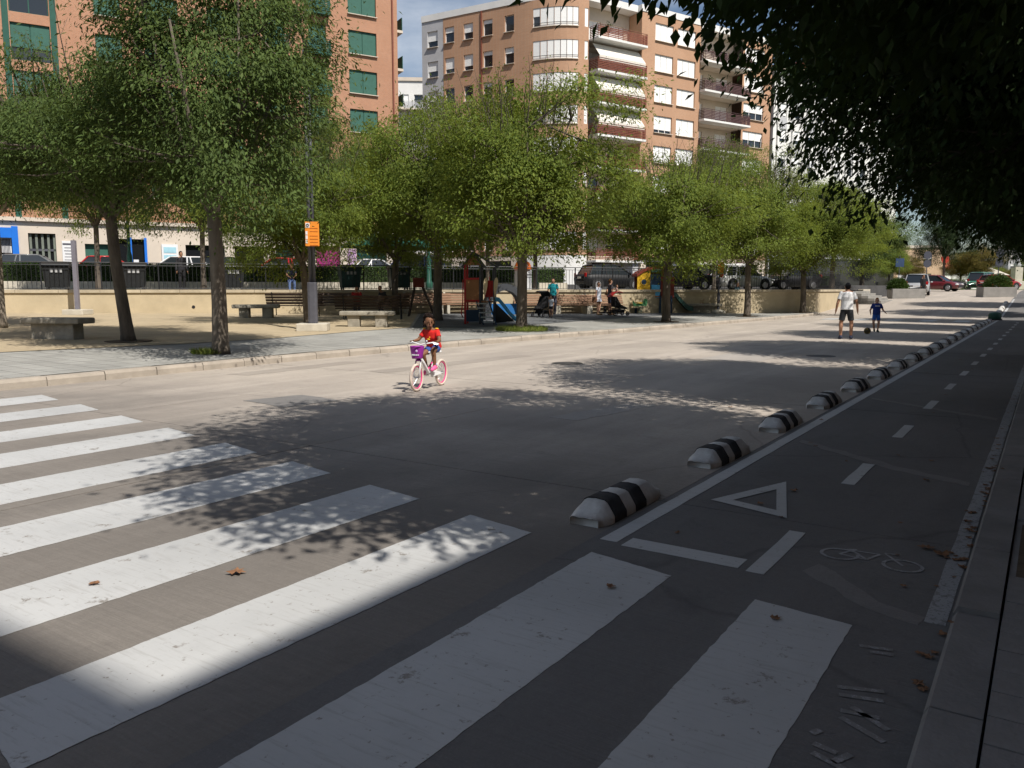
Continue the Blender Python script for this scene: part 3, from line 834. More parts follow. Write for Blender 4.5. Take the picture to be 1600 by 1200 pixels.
tree('street_tree', 'dark tree beyond the stone steps, left of the silver car', VB, Vector((*S(74, 13.6)[:2], UP)), 1.3, (1.15, 1.15, 1.05), M_leafD, M_bark, 'trees on the upper walk')
# trees on the walk behind the railing
for u, off, rz, var, lab in ((157, -1.6, .2, VA, 'tree behind the railing right of the leftmost waste container'),
                             (326, -1.2, 1.9, VC, 'dark tree behind the railing beside the big dark plaza tree'),
                             (498, -1.6, 3.0, VA, 'tree on the upper walk just right of the lamp post'),
                             (790, -2.6, 4.0, VC, 'tree on the upper walk behind the play tower roof'),
                             (853, -1.5, 5.0, VB, 'tree on the upper walk behind the man in teal shirt'),
                             (1140, -1.8, 1.0, VC, 'tree on the upper walk behind the orange signed post')):
    p = wpt(tw(u), off, UP)
    tree('street_tree', lab, var, p, rz, (.72, .72, 1.05), M_leafA, M_bark, 'trees on the upper walk')
# right-hand row: broad-leaved, dark in the shade of the flats
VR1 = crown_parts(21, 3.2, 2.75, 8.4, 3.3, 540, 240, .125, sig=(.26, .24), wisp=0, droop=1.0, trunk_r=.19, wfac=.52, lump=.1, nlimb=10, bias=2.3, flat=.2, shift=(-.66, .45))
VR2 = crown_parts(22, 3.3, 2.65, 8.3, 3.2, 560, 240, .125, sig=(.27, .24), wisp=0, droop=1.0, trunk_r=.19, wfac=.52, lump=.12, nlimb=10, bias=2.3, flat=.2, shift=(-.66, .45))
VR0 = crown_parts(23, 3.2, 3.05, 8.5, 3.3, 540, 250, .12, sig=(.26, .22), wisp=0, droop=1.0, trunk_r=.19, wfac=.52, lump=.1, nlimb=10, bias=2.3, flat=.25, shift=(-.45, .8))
ordn = ['nearest', 'second', 'third', 'fourth', 'fifth', 'sixth', 'seventh', 'eighth', 'ninth']
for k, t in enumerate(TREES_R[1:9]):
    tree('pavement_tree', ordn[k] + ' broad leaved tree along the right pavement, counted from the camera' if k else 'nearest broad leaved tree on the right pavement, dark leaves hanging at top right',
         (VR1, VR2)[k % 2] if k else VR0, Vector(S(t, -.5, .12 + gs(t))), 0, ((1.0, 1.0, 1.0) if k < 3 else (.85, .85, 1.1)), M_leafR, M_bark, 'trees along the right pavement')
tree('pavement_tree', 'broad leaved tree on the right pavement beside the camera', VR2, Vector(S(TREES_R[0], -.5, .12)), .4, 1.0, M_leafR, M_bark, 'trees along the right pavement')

# ================================================================== BUILDINGS
PENDING = []                                            # figures and lettering turned into plain meshes at the end
def V2(p, z=0): return Vector((p[0], p[1], z))
WIN = {}
def window_meshes(w, h, frac, kind):
    k = (round(w, 2), round(h, 2), round(frac, 2), kind)
    if k in WIN: return WIN[k]
    fr = MB(); t = .06
    fr.box((w / 2, 0, t / 2), (w, .08, t)); fr.box((w / 2, 0, h - t / 2), (w, .08, t))
    fr.box((t / 2, 0, h / 2), (t, .08, h - 2 * t)); fr.box((w - t / 2, 0, h / 2), (t, .08, h - 2 * t))
    nm = max(1, round(w / .95))
    for i in range(1, nm): fr.box((w * i / nm, 0, h / 2), (.07, .07, h - 2 * t))
    fm = fr.mesh('window'); fm.materials.append(M_greenm if kind == 'green' else M_frame)
    pm = MB().box((w / 2, .03, h / 2), (w - .02, .015, h - .02)).mesh('pane'); pm.materials.append(M_glass)
    sm = None
    if frac > 0:
        sb = MB(); ns = max(1, int(round(h * frac / .2)))
        for i in range(nm):
            x0, x1 = w * i / nm + .03, w * (i + 1) / nm - .03
            sb.box(((x0 + x1) / 2, -.06, h - h * frac / 2), (x1 - x0, .03, h * frac))
        sm = sb.mesh('roller_shutter'); sm.materials.append(M_green if kind == 'green' else M_shutter)
    im = MB().box((w / 2, -.2, -.03), (w + .1, .34, .05)).mesh('sill'); im.materials.append(M_cream if kind != 'green' else M_cream)
    WIN[k] = (fm, pm, sm, im)
    return WIN[k]
POTS = {}
def POT(k):
    if k not in POTS:
        g = np.random.default_rng(300 + k); n = 160; dd = g.normal(0, 1, (n, 3)); P = dd * np.array([.3, .16, .32]) * .6 + np.array([0, 0, .8 + .15 * k])
        POTS[k] = leaf_mesh('potted_plant', P, dd, g.normal(0, 1, (n, 3)), g.uniform(.1, .2, n), g.uniform(.06, .1, n))
    return POTS[k]
class Facade:
    """a wall plane: e runs to the right seen from outside, n points out"""
    def __init__(self, parent, o, e, base):
        self.p = parent; self.o = V2(o); e = Vector((e[0], e[1], 0)).normalized(); self.e = e; self.n = Vector((e.y, -e.x, 0)); self.b = Vector(base)
    def pt(self, t, d, z): return self.o + self.e * t + self.n * d + Vector((0, 0, z)) - self.b
    def wall(self, t0, t1, z0, z1, ops, m, d=0.0, rev=.22, name='wall'):
        ts = sorted({t0, t1, *[x for o in ops for x in o[:2]]}); zs = sorted({z0, z1, *[x for o in ops for x in o[2:4]]})
        b = MB()
        for a, c in zip(ts, ts[1:]):
            for q, r in zip(zs, zs[1:]):
                mt, mz = (a + c) / 2, (q + r) / 2
                if any(o[0] < mt < o[1] and o[2] < mz < o[3] for o in ops): continue
                b.quad(self.pt(a, d, q), self.pt(c, d, q), self.pt(c, d, r), self.pt(a, d, r))
        for o in ops:
            a, c, q, r = o[:4]
            for (x, y) in (((a, q), (c, q)), ((c, q), (c, r)), ((c, r), (a, r)), ((a, r), (a, q))):
                b.quad(self.pt(x[0], d, x[1]), self.pt(y[0], d, y[1]), self.pt(y[0], d - rev - .05, y[1]), self.pt(x[0], d - rev - .05, x[1]))
        return b.obj(name, m, self.p)
    def window(self, t0, t1, z0, z1, frac=.6, kind='white', d=0.0, rev=.2, sill=True):
        fm, pm, sm, im = window_meshes(t1 - t0, z1 - z0, frac, kind)
        rz = math.atan2(self.e.y, self.e.x)
        w = mkobj('window', fm, None, self.p, loc=self.pt(t0, d - rev, z0), rz=rz)
        mkobj('pane', pm, None, w)
        if sm: mkobj('roller_shutter', sm, None, w)
        if sill: mkobj('sill', im, None, w)
        return w
    def box(self, name, t0, t1, d0, d1, z0, z1, m, bevel=0, parent=None):
        b = MB(); q = [self.pt(t0, d0, z0), self.pt(t1, d0, z0), self.pt(t1, d1, z0), self.pt(t0, d1, z0), self.pt(t0, d0, z1), self.pt(t1, d0, z1), self.pt(t1, d1, z1), self.pt(t0, d1, z1)]
        b.add(q, ((3, 2, 1, 0), (4, 5, 6, 7), (0, 1, 5, 4), (1, 2, 6, 5), (2, 3, 7, 6), (3, 0, 4, 7)))
        return b.obj(name, m, parent or self.p, bevel=bevel)
    def balcony(self, t0, t1, zf, depth, rail_m, h=1.0, slab_m=None, d=0.0):
        s = self.box('balcony', t0, t1, d + .003, d + depth, zf - .2, zf, slab_m or M_cream)
        r = MB()
        for (a, b_, c, e_) in ((t0 + .03, t1 - .03, d + depth - .06, d + depth - .03), (t0 + .03, t0 + .06, d + .02, d + depth - .06), (t1 - .06, t1 - .03, d + .02, d + depth - .06)):
            for k in range(6):                            # horizontal slats
                z_ = zf + .07 + k * (h - .14) / 6
                q = [self.pt(a, c, z_), self.pt(b_, c, z_), self.pt(b_, e_, z_), self.pt(a, e_, z_)]
                q += [x + Vector((0, 0, .095)) for x in q]
                r.add(q, ((3, 2, 1, 0), (4, 5, 6, 7), (0, 1, 5, 4), (1, 2, 6, 5), (2, 3, 7, 6), (3, 0, 4, 7)))
            for k in range(max(2, int((b_ - a) / 1.1) + 1)):
                t_ = a + (b_ - a) * k / max(1, int((b_ - a) / 1.1)); q = [self.pt(t_ - .02, c - .03, zf + .003), self.pt(t_ + .02, c - .03, zf + .003), self.pt(t_ + .02, c - .002, zf + .003), self.pt(t_ - .02, c - .002, zf + .003)]; q += [x + Vector((0, 0, h - .02)) for x in q]
                r.add(q, ((3, 2, 1, 0), (4, 5, 6, 7), (0, 1, 5, 4), (1, 2, 6, 5), (2, 3, 7, 6), (3, 0, 4, 7)))
        r.obj('balcony_slats', rail_m, s)
        if h > 1.02 and int(zf * 10 + t0 * 7) % 3 != 0:   # a few plants behind the slats
            x_ = t0 + .5 + (zf * 1.7 % 1) * (t1 - t0 - 1.2)
            mkobj('potted_plant', POT(int(zf) % 3), M_leafH, s, loc=self.pt(x_, d + depth - .35, zf))
        hr = MB(); hr.tube([self.pt(t0 + .03, d + .02, zf + h), self.pt(t0 + .03, d + depth - .04, zf + h), self.pt(t1 - .03, d + depth - .04, zf + h), self.pt(t1 - .03, d + .02, zf + h)], .03, 5)
        hr.obj('handrail', rail_m, s)
        return s
    def ac(self, t, z, d=0.0):
        a = self.box('air_conditioner', t, t + .8, d + .01, d + .33, z, z + .55, M_frame)
        q = MB().lathe([(.2, 0), (.2, .012)], 14).obj('fan_grille', M_greymetal, a, loc=self.pt(t + .3, d + .335, z + .28))
        q.rotation_euler = (math.pi / 2, 0, math.atan2(self.e.y, self.e.x))
def flat_text(body, size, m, parent, loc, rz, name='lettering', sx=1.0):
    c = bpy.data.curves.new(name, 'FONT'); c.body = body; c.size = size; c.extrude = .004; c.align_x = 'CENTER'
    o = bpy.data.objects.new(name, c); col.objects.link(o); o.parent = parent; o.location = loc
    o.rotation_euler = (math.pi / 2, 0, rz); o.scale = (sx, 1, 1)
    c.materials.append(m); PENDING.append(o)
    return o

# --- left block: orange brick with green shutters
CL = Vector((-9.08, 66.0, 0)); eL = Vector((.866, .5, 0)); LEN = 62.0
base = CL - eL * LEN; base.z = ST
bl = thing('apartment_building', 'orange brick apartment block with dark green shutters, filling the upper left', 'building', base)
FL = Facade(bl, base, eL, base)
frz = math.atan2(eL.y, eL.x)
T = lambda t: LEN - t                                  # t counted from the right-hand corner
ops, wins = [], []
rows = [24.25 - 2.93 * k for k in range(-1, 6)]
colsL = [(1.73, 4.0, 'win'), (5.75, 7.1, 'balc'), (8.9, 10.2, 'balc'), (12.0, 14.3, 'win'), (16.2, 18.4, 'win'), (19.8, 21.4, 'win'), (24.0, 26.2, 'bay'), (29.3, 31.4, 'win'), (33.0, 35.2, 'win'), (37.5, 39.8, 'bay'), (42.5, 44.7, 'win'), (47, 49.3, 'win'), (52, 54, 'win')]
rl_ = random.Random(9)
for zt in rows:
    for (a, b_, kd) in colsL:
        z0 = zt - 1.75 if kd != 'balc' else zt - 2.1
        if kd == 'bay': z0 = zt - 2.3
        ops.append((T(b_), T(a), z0, zt)); wins.append((T(b_), T(a), z0, zt, kd))
GH = 6.0
FL.wall(0, LEN, GH, 31.5, ops, M_brickL)
for k, (a, b_, z0, z1, kd) in enumerate(wins):
    FL.window(a, b_, z0, z1, {'win': .97, 'balc': .6, 'bay': rl_.choice([.4, .65])}[kd] if rl_.random() < .8 else .5, 'green', sill=kd == 'win')
    if kd == 'balc':
        FL.balcony(a - .25, b_ + .25, z0, .55, M_greenm, .95, M_greenm)
        if rl_.random() < .6: FL.ac(a + .3, z0 + .12, .08)
for (a, b_) in ((23.6, 23.95), (26.25, 26.6), (37.1, 37.45), (39.85, 40.2)):
    FL.box('green_strip', T(b_), T(a), .004, .06, GH, 31.5, M_greenm)
for t_ in (.35, 27.4, 28.3, 11.2):
    FL.box('downpipe', T(t_ + .11), T(t_), .003, .11, GH, 31.5, M_brown)
FL.box('roof_slab', 0, LEN, -14, .25, 31.5, 32.1, M_cream)
FL.box('side_wall', LEN - .003, LEN + .02, -14, -.003, ST - .2, 31.48, M_brickL)
FL.box('back_wall', 0, LEN, -14.1, -14.003, ST - .2, 31.48, M_brickL)
for k, z in enumerate([22.0 - 2.93 * k for k in range(5)]):    # corner balconies poking out past the corner
    s_ = FL.box('balcony', LEN + .03, LEN + .62, -2.2, -.3, z - .2, z, M_cream)
    FL.box('balcony_panel', LEN + .55, LEN + .6, -2.15, -.35, z + .003, z + 1.0, M_greenm, parent=s_)
# ground floor shops of the left block, from left to right
def gf(u):                                              # distance along the left facade for a bearing
    a = (u - 800) / 1250 / .993
    t = (a * base.y - base.x) / (eL.x - a * eL.y); return t
shop = [(gf(-120), gf(-3), 2.2, 4.9), (gf(0), gf(35), ST + .1, 4.8), (gf(60), gf(102), ST + .1, 5.2), (gf(146), gf(182), ST + .1, 4.6), (gf(192), gf(240), ST + .1, 5.0),
        (gf(300), gf(360), ST + .1, 4.7), (gf(375), gf(420), ST + .1, 4.7), (gf(438), gf(465), ST + .1, 4.9), (gf(500), gf(537), ST + .1, 4.9), (gf(562), gf(608), ST + .1, 4.8)]
FL.wall(0, LEN, ST - .2, GH - .003, shop, M_cream, d=-.01, rev=.3, name='shopfront_wall')
FL.box('ledge', 0, LEN, .003, .22, GH - .05, GH + .2, M_cream)
blk = MATS.get('shop_dark') or glass('shop_dark', (.012, .013, .016), .1)
M_shopgreen = glass('shop_glass_green', (.015, .05, .045), .12)
M_mag = mat('magenta_mosaic', (.42, .02, .16), .5, .6, 9, c2=(.10, .02, .10), detail=2)
for (a, b_, q, r), m_ in zip(shop, [M_glass, blk, blk, MATS['green_shutter'], blk, blk, blk, M_shopgreen, M_mag, M_shopgreen]):
    FL.box('shop_window', a, b_, -.4, -.28, q, r, m_)
FL.box('blue_pillar', gf(35), gf(45), .003, .2, ST, 5.6, M_blueframe); FL.box('blue_lintel', gf(-60), gf(35) - .003, .003, .2, 4.85, 5.5, M_blueframe)
gsb = FL.box('lattice_shutter', gf(0) + .05, gf(35) - .05, -.26, -.2, 3.9, 4.8, M_frame)
for k in range(14):
    x = gf(0) + .1 + k * (gf(35) - gf(0) - .2) / 14
    FL.box('lattice_bar', x, x + .04, -.19, -.17, 3.92, 4.78, M_greymetal, parent=gsb)
fd = FL.box('door_frame', gf(60) + .02, gf(102) - .02, -.27, -.2, 4.05, 4.2, M_greymetal)
for k in range(5):
    x = gf(60) + .05 + k * (gf(102) - gf(60) - .2) / 4
    FL.box('door_frame', x, x + .14, -.27, -.2, ST + .1, 5.15, mat('sage_metal', (.17, .19, .155), .6))
FL.box('notice_panel', gf(111), gf(129), .003, .05, 3.0, 4.75, M_frame)
for k, (fw, sz) in enumerate(((.9, .12), (.6, .05), (.7, .05), (.55, .05), (.65, .04), (.7, .04))):
    L_ = gf(129) - gf(111); c_ = (gf(111) + gf(129)) / 2; z = 4.6 - .2 * k - (.08 if k else 0)
    FL.box('notice_text_line', c_ - L_ * fw / 2, c_ + L_ * fw / 2, .053, .058, z - sz, z, M_greymetal)
FL.box('poster', gf(220), gf(228), -.26, -.24, 3.1, 3.6, M_frame); FL.box('poster', gf(218), gf(227), -.23, -.21, 2.3, 3.0, mat('poster_blue', (.35, .55, .7), .6))
FL.box('blue_frame', gf(214), gf(218), -.2, .02, ST, 5.1, MATS['blue_paint']); FL.box('blue_frame', gf(237), gf(241), -.2, .02, ST, 5.1, MATS['blue_paint'])
pn = FL.box('display_board', gf(263), gf(288), .003, .12, 2.9, 4.7, M_frame)
for k in range(3): FL.box('board_strip', gf(266), gf(285), .123, .14, 3.0 + .55 * k, 3.4 + .55 * k, mat('pale_blue', (.35, .58, .66), .5), parent=pn)
FL.box('purple_poster', gf(548), gf(561), .003, .03, ST + .3, 4.7, mat('purple_print', (.33, .10, .36), .6, .7, 2.5, c2=(.62, .50, .60)))
tx = (gf(562) + gf(608)) / 2 - .2
for body, z, m_, sz in (('CO', 3.55, M_frame, .62), ('BELLEZA', 3.12, mat('magenta_print', (.45, .02, .14), .6), .3), ('PELO', 2.48, M_frame, .52)):
    if body == 'BELLEZA': FL.box('magenta_band', tx - .75, tx + .75, -.27, -.255, 3.05, 3.38, m_)
    else: flat_text(body, sz, m_, bl, FL.pt(tx, -.25, z), frz)
# green parasol-awning by the shop
aw = thing('market_parasol', 'dark green square parasol open in front of the shops', 'parasol', at(595, 55.5, ST), .3)
pr = MB(); pr.add([(-2.3, -2.3, 2.75), (2.3, -2.3, 2.75), (2.3, 2.3, 2.75), (-2.3, 2.3, 2.75), (0, 0, 3.55), (-2.3, -2.3, 2.55), (2.3, -2.3, 2.55), (2.3, 2.3, 2.55), (-2.3, 2.3, 2.55)],
                  ((0, 1, 4), (1, 2, 4), (2, 3, 4), (3, 0, 4), (0, 1, 6, 5), (1, 2, 7, 6), (2, 3, 8, 7), (3, 0, 5, 8)))
pr.obj('canopy', mat('green_canvas', (.015, .13, .10), .85, .15, 2), aw)
MB().tube([(0, 0, 0), (0, 0, 3.5)], .035, 8).obj('pole', M_frame, aw); MB().box((0, 0, .05), (.7, .7, .1)).obj('base', M_greymetal, aw)
aw2 = copy_tree(aw, at(668, 58, ST), .5, 'second dark green parasol, half hidden behind plaza trees')

# --- centre block with the rounded corner
Q0 = Vector((1.29, 80.5, 0)); P0 = Vector((7.36, 80.0, 0)); Cc = Vector((4.91, 78.41, 0))
eWl = Vector((.866, -.5, 0)); eR = Vector((.84, .545, 0)).normalized()
cb = Vector((4.9, 80, ST))
bc = thing('apartment_building', 'tan brick apartment block with rounded white shuttered corner and brown balconies', 'building', cb)
FLO = [25.4 - 3.0 * k for k in range(8)]
rc = random.Random(4)
WL = 12.3
FW = Facade(bc, Q0 - eWl * WL, eWl, cb)
opw = []
def fw_t(u):
    a = (u - 800) / 1250 / .993; o = FW.o; return (a * o.y - o.x) / (eWl.x - a * eWl.y)
colw = [(fw_t(700), fw_t(714)), (fw_t(728), fw_t(742)), (fw_t(757), fw_t(771)), (fw_t(789), fw_t(803))]
for f_ in FLO:
    for (a, b_) in colw: opw.append((a, b_, f_ + 1.05, f_ + 2.6))
FW.wall(2.7, WL, 4.9, 28.9, opw, M_brickC)
for k, o in enumerate(opw): FW.window(*o, frac=rc.choice([0, .35, .55, .7, 1.0]) if k % 4 != 2 else .25)
FW.box('downpipe', fw_t(754), fw_t(755.5), .003, .1, 5, 28.9, MATS['brown_railing'])
ow2 = [(.7, 2.0, f_ + .9, f_ + 2.5) for f_ in FLO]
FW.wall(0, 2.7 - .003, 4.9, 28.9, ow2, M_greywall, d=-.02)
for o in ow2: FW.window(*o, frac=.6, d=-.02)
# rounded corner as nine narrow facets with a ribbon of shuttered windows
arc = []
NA = 10
for i in range(NA + 1):
    t = i / NA; arc.append(Q0 * (1 - t) ** 2 + Cc * 2 * t * (1 - t) + P0 * t * t)
for i, (a, b_) in enumerate(zip(arc, arc[1:])):
    F = Facade(bc, a, b_ - a, cb); L_ = (b_ - a).length
    if i in (0, 8): ops_ = []
    elif i == 9: ops_ = [(.1, L_ - .05, f_ + 1.05, f_ + 2.75) for f_ in FLO]
    else: ops_ = [(.0, L_, f_ + 1.05, f_ + 2.75) for f_ in FLO]
    F.wall(0, L_, 4.9, 28.9, ops_, M_brickC)
    for k, o in enumerate(ops_):
        F.window(*o, frac=1.0 if not (i == 1 and k in (0, 3)) else .45, sill=False, rev=.12)
    if ops_ and i != 9:
        for f_ in FLO:
            F.box('window_rail', 0, L_, .02, .05, f_ + 1.32, f_ + 1.36, M_blackmetal)
            F.box('window_ledge', 0, L_, .0, .12, f_ + .96, f_ + 1.04, M_cream)
FR = Facade(bc, P0, eR, cb)
Lr = 26.4
wr = [(8.1, 10.6), (11.2, 13.8)]
opr = [(a, b_, f_ + 1.05, f_ + 2.75) for f_ in FLO for (a, b_) in wr]
FR.wall(6.3, 14.5, 4.9, 28.9, opr, M_brickC, d=.5)
FR.box('return_wall', 6.27, 6.298, -1.4, .5, 4.9, 28.88, M_brickC); FR.box('return_wall', 14.502, 14.53, -1.4, .5, 4.9, 28.88, M_brickC)
for k, o in enumerate(opr): FR.window(*o, frac=rc.choice([.8, 1.0, 1.0, .9]), d=.5)
opr2 = [(21.9, 25.2, f_ + 1.05, f_ + 2.75) for f_ in FLO]
FR.wall(21.6, Lr, 4.9, 28.9, opr2, M_brickC)
for o in opr2: FR.window(*o, frac=rc.choice([.8, 1.0, .55]))
for (t0, t1, rm, dep) in ((.2, 6.25, M_brown, 1.35), (14.55, 21.55, mat('dark_plum_railing', (.09, .045, .045), .6), 1.3)):
    opb = []
    for f_ in FLO: opb += [(t0 + .6, t0 + 2.4, f_ + .05, f_ + 2.3), (t1 - 2.6, t1 - .7, f_ + .05, f_ + 2.3)]
    FR.wall(t0, t1, 4.9, 28.9, opb, M_cream, d=-1.4, name='recessed_wall')
    for o in opb: FR.window(*o, frac=rc.choice([0, .3, .6, 1.0]), d=-1.4, sill=False)
    for k, f_ in enumerate(FLO):
        FR.box('floor_slab', t0, t1, -1.38, .0, f_ - .22, f_ - .003, M_cream)
        FR.balcony(t0 - .1, t1 + .1, f_, dep, rm, 1.05, M_whitewall)
        if (t0 < 5 and k in (1, 2, 3)) or (t0 > 5 and k in (3, 5)):
            q = [FR.pt(t0 + .1, .2, f_ + 2.6), FR.pt(t1 - .1, .2, f_ + 2.6), FR.pt(t1 - .1, 1.3, f_ + 1.3), FR.pt(t0 + .1, 1.3, f_ + 1.3)] if t0 < 5 else [FR.pt(t0 + .4, .1, f_ - .25), FR.pt(t0 + 4, .1, f_ - .25), FR.pt(t0 + 4, 1.1, f_ - .5), FR.pt(t0 + .4, 1.1, f_ - .5)]
            b = MB(); b.quad(*q); lo = [x - Vector((0, 0, .03)) for x in q]; b.quad(*lo); b.quad(q[3], q[2], q[2] - Vector((0, 0, .5)), q[3] - Vector((0, 0, .5)))
            b.obj('awning', M_awning, bc)
    if t0 > 5: FR.ac(t0 + 2.6, FLO[4] + 1.6, -1.38); FR.ac(t0 + 2.7, FLO[2] + .1, -1.38)
# parapet and set-back attic
par = [FW.pt(0, .06, 0), FW.pt(WL, .06, 0)] + [a - Vector((cb.x, cb.y, 0)) * 1 + Vector((0, 0, -cb.z)) for a in arc[1:]]
par = [Vector((p.x, p.y, 0)) for p in par] + [Vector((FR.pt(6.2, .0, 0).x, FR.pt(6.2, .0, 0).y, 0)), Vector((FR.pt(6.2, .56, 0).x, FR.pt(6.2, .56, 0).y, 0)), Vector((FR.pt(14.6, .56, 0).x, FR.pt(14.6, .56, 0).y, 0)), Vector((FR.pt(14.6, 0, 0).x, FR.pt(14.6, 0, 0).y, 0)), Vector((FR.pt(Lr, .06, 0).x, FR.pt(Lr, .06, 0).y, 0)), Vector((FR.pt(Lr, -14, 0).x, FR.pt(Lr, -14, 0).y, 0)), Vector((FW.pt(0, -16, 0).x, FW.pt(0, -16, 0).y, 0))]
MB().prism([(p.x, p.y) for p in par], 28.92 - ST, 29.55 - ST).obj('parapet', M_whitewall, bc)
FR.box('attic', -2.0, 5.5, -9, -2.2, 29.55, 31.0, M_whitewall); FR.box('attic_roof', -2.3, 5.8, -9.3, -1.9, 31.003, 31.15, M_cream)
FR.box('attic', 8, 20, -11, -6, 29.55, 30.6, M_cream)
FR.box('chimney', -4, -3.3, -5, -4.3, 29.55, 31.4, M_cream); FR.box('chimney', 10, 10.8, -4.6, -3.8, 29.55, 30.6, M_whitewall); FR.box('chimney', 17, 17.7, -3.6, -2.9, 29.55, 30.5, M_cream)
for t_ in (6.5, 12.5):
    MB().tube([FR.pt(t_, -3, 29.55), FR.pt(t_, -3, 31.6)], .03, 5).obj('aerial', M_greymetal, bc); MB().tube([FR.pt(t_ - .6, -3, 31.4), FR.pt(t_ + .6, -3, 31.4)], .02, 4).obj('aerial', M_greymetal, bc)
FR.box('back_wall', -6, Lr, -14, -13.9, ST, 28.9, M_brickC); FR.box('side_wall', Lr, Lr + .003 + .03, -13.9, 0, ST, 28.9, M_brickC)
# ground floor
for F, a, b_ in ((FW, 0, WL), (FR, 0, Lr)):
    opg = []; t_ = a + .7
    while t_ + 3 < b_: opg.append((t_, t_ + 2.8, ST + .15, 4.4)); t_ += 3.6
    F.wall(a, b_, ST - .2, 4.9 - .003, opg, M_cream, d=-.02, rev=.3, name='shopfront_wall')
    for k, o in enumerate(opg): F.box('shop_window', o[0], o[1], -.4, -.3, o[2], o[3], (blk, M_greywall, M_shopgreen, M_whitewall)[k % 4])
for a, b_ in zip(arc, arc[1:]): Facade(bc, a, b_ - a, cb).wall(0, (b_ - a).length, ST - .2, 4.897, [], M_whitewall, d=-.03, name='shopfront_wall')

# --- white block to the right of it
wo_ = P0 + eR * 27.0
bw = thing('apartment_building', 'white apartment block with grey vertical panels right of the tan brick block', 'building', (wo_.x, wo_.y, ST))
FWh = Facade(bw, wo_, eR, (wo_.x, wo_.y, ST))
opw_ = []
HZ = 26.5
for k in range(8):
    for c_ in range(9): opw_.append((1.0 + 2.6 * c_, 2.3 + 2.6 * c_, 3.0 + 2.9 * k + 1.0, 3.0 + 2.9 * k + 2.5))
FWh.wall(0, 25, ST, HZ, opw_, M_whitewall)
for k, o in enumerate(opw_):
    FWh.window(*o, frac=rc.choice([.3, .7, 1.0, .9]), sill=False)
for c_ in range(9):
    for k in range(8):
        if (c_ + k) % 2 == 0: FWh.box('grey_panel', .98 + 2.6 * c_, 2.32 + 2.6 * c_, .003, .03, 3.0 + 2.9 * k - .35, 3.0 + 2.9 * k + .98, M_greywall)
    FWh.box('white_fin', .55 + 2.6 * c_, .85 + 2.6 * c_, .003, .22, ST, HZ, M_whitewall)
FWh.box('shopfront', .1, 24.9, .24, .3, ST - .1, 5.3, blk); FWh.box('shop_fascia', .0, 25, .24, .4, 5.303, 5.9, M_greywall)
FWh.ac(6.4, 16, .02); FWh.ac(9.2, 12.8, .02); FWh.ac(4, 10, .02)
FWh.box('roof', 0, 25, -13, .3, HZ + .003, HZ + .5, M_cream); FWh.box('side_wall', -.03, -.003, -13, -.003, ST, HZ, M_whitewall); FWh.box('side_wall', 25.003, 25.03, -13, -.003, ST, HZ, M_whitewall)
FWh.box('stair_head', 9, 13, -8, -4, HZ + .5, HZ + 3, mat('red_tile', (.35, .10, .05), .8))

# --- far block seen through the gap
bf = thing('apartment_building', 'distant pale block seen in the gap between the two brick blocks', 'building', at(640, 118, ST))
FF = Facade(bf, at(596, 122, 0), (1, .05), bf.location)
opf = [(1.2 + 2.2 * c_, 2.6 + 2.2 * c_, 4 + 3 * k, 6.1 + 3 * k) for c_ in range(5) for k in range(9)]
FF.wall(0, 12.5, ST, 32, opf, M_whitewall)
for o in opf: FF.window(*o, frac=rc.choice([0, .5, 1]), sill=False)
for k in range(9): FF.balcony(.8, 12.3, 3.95 + 3 * k, 1.0, M_greywall, 1.0)
FF.box('roof', 0, 12.5, -9, .2, 32.003, 32.5, M_cream)

# --- blocks on the right that shade the street (just out of the picture)
def street_block(label, s0, s1, h, wf=-7.0, dep=12.0):
    o = Vector(S(s1, wf)); e = (-D[0], -D[1])
    b = thing('apartment_building', label, 'building', (o.x, o.y, 0))
    F = Facade(b, o, e, (o.x, o.y, 0)); L_ = s1 - s0
    ops_ = []; t_ = 1.0
    while t_ + 2 < L_:
        z = 1.0
        while z + 2.4 < h: ops_.append((t_, t_ + 1.5, z, z + 1.6)); z += 3.1
        t_ += 3.4
    F.wall(0, L_, -.3, h, ops_, M_brickC)
    for o_ in ops_: F.window(*o_, frac=.5)
    F.box('roof', -.0, L_, -dep, -.003, h - .25, h, M_cream)
    F.box('side_wall', -.03, -.003, -dep, 0, -.3, h, M_brickC); F.box('side_wall', L_ + .003, L_ + .03, -dep, 0, -.3, h, M_brickC); F.box('back_wall', 0, L_, -dep - .1, -dep - .003, -.3, h, M_brickC)
street_block('four storey brick block along the right pavement, casting the straight shadow', -3.55, 44.0, 13.15)
street_block('taller brick block beside the camera on the right pavement', -42, -3.65, 22.0)
street_block('brick block farther along the right pavement beyond the gap', 52, 96, 14.0, -9)

# ================================================================== STREET OBJECTS
M_sepw = mat('separator_white', (.66, .655, .63), .85, .3, 9, .3, 30, spec=.2, c2=(.46, .445, .42), detail=8)
M_sepb = mat('separator_black', (.035, .035, .038), .9, .5, 6, .2, 30)
def sep_section(x, off=0.0):                          # outline of the hump across the lane at x (0..1.02): faceted trapezoid with sloped ends
    L = 1.02; e = min(x, L - x); k = min(1, e / .17); kw_ = .74 + .26 * min(1, e / .12)
    z0 = .05 + .005 * k; zt = z0 + (.148 - z0) * k + .004
    pts = [(-.145, 0), (-.143, z0 * .8), (-.125, z0 + (zt - z0) * .18), (-.085, z0 + (zt - z0) * .80), (-.062, zt - .006), (0, zt), (.062, zt - .006), (.085, z0 + (zt - z0) * .80), (.125, z0 + (zt - z0) * .18), (.143, z0 * .8), (.145, 0)]
    return [((y * kw_) * (1 + off / .145), z + (off if 0 < i < 10 else 0)) for i, (y, z) in enumerate(pts)]
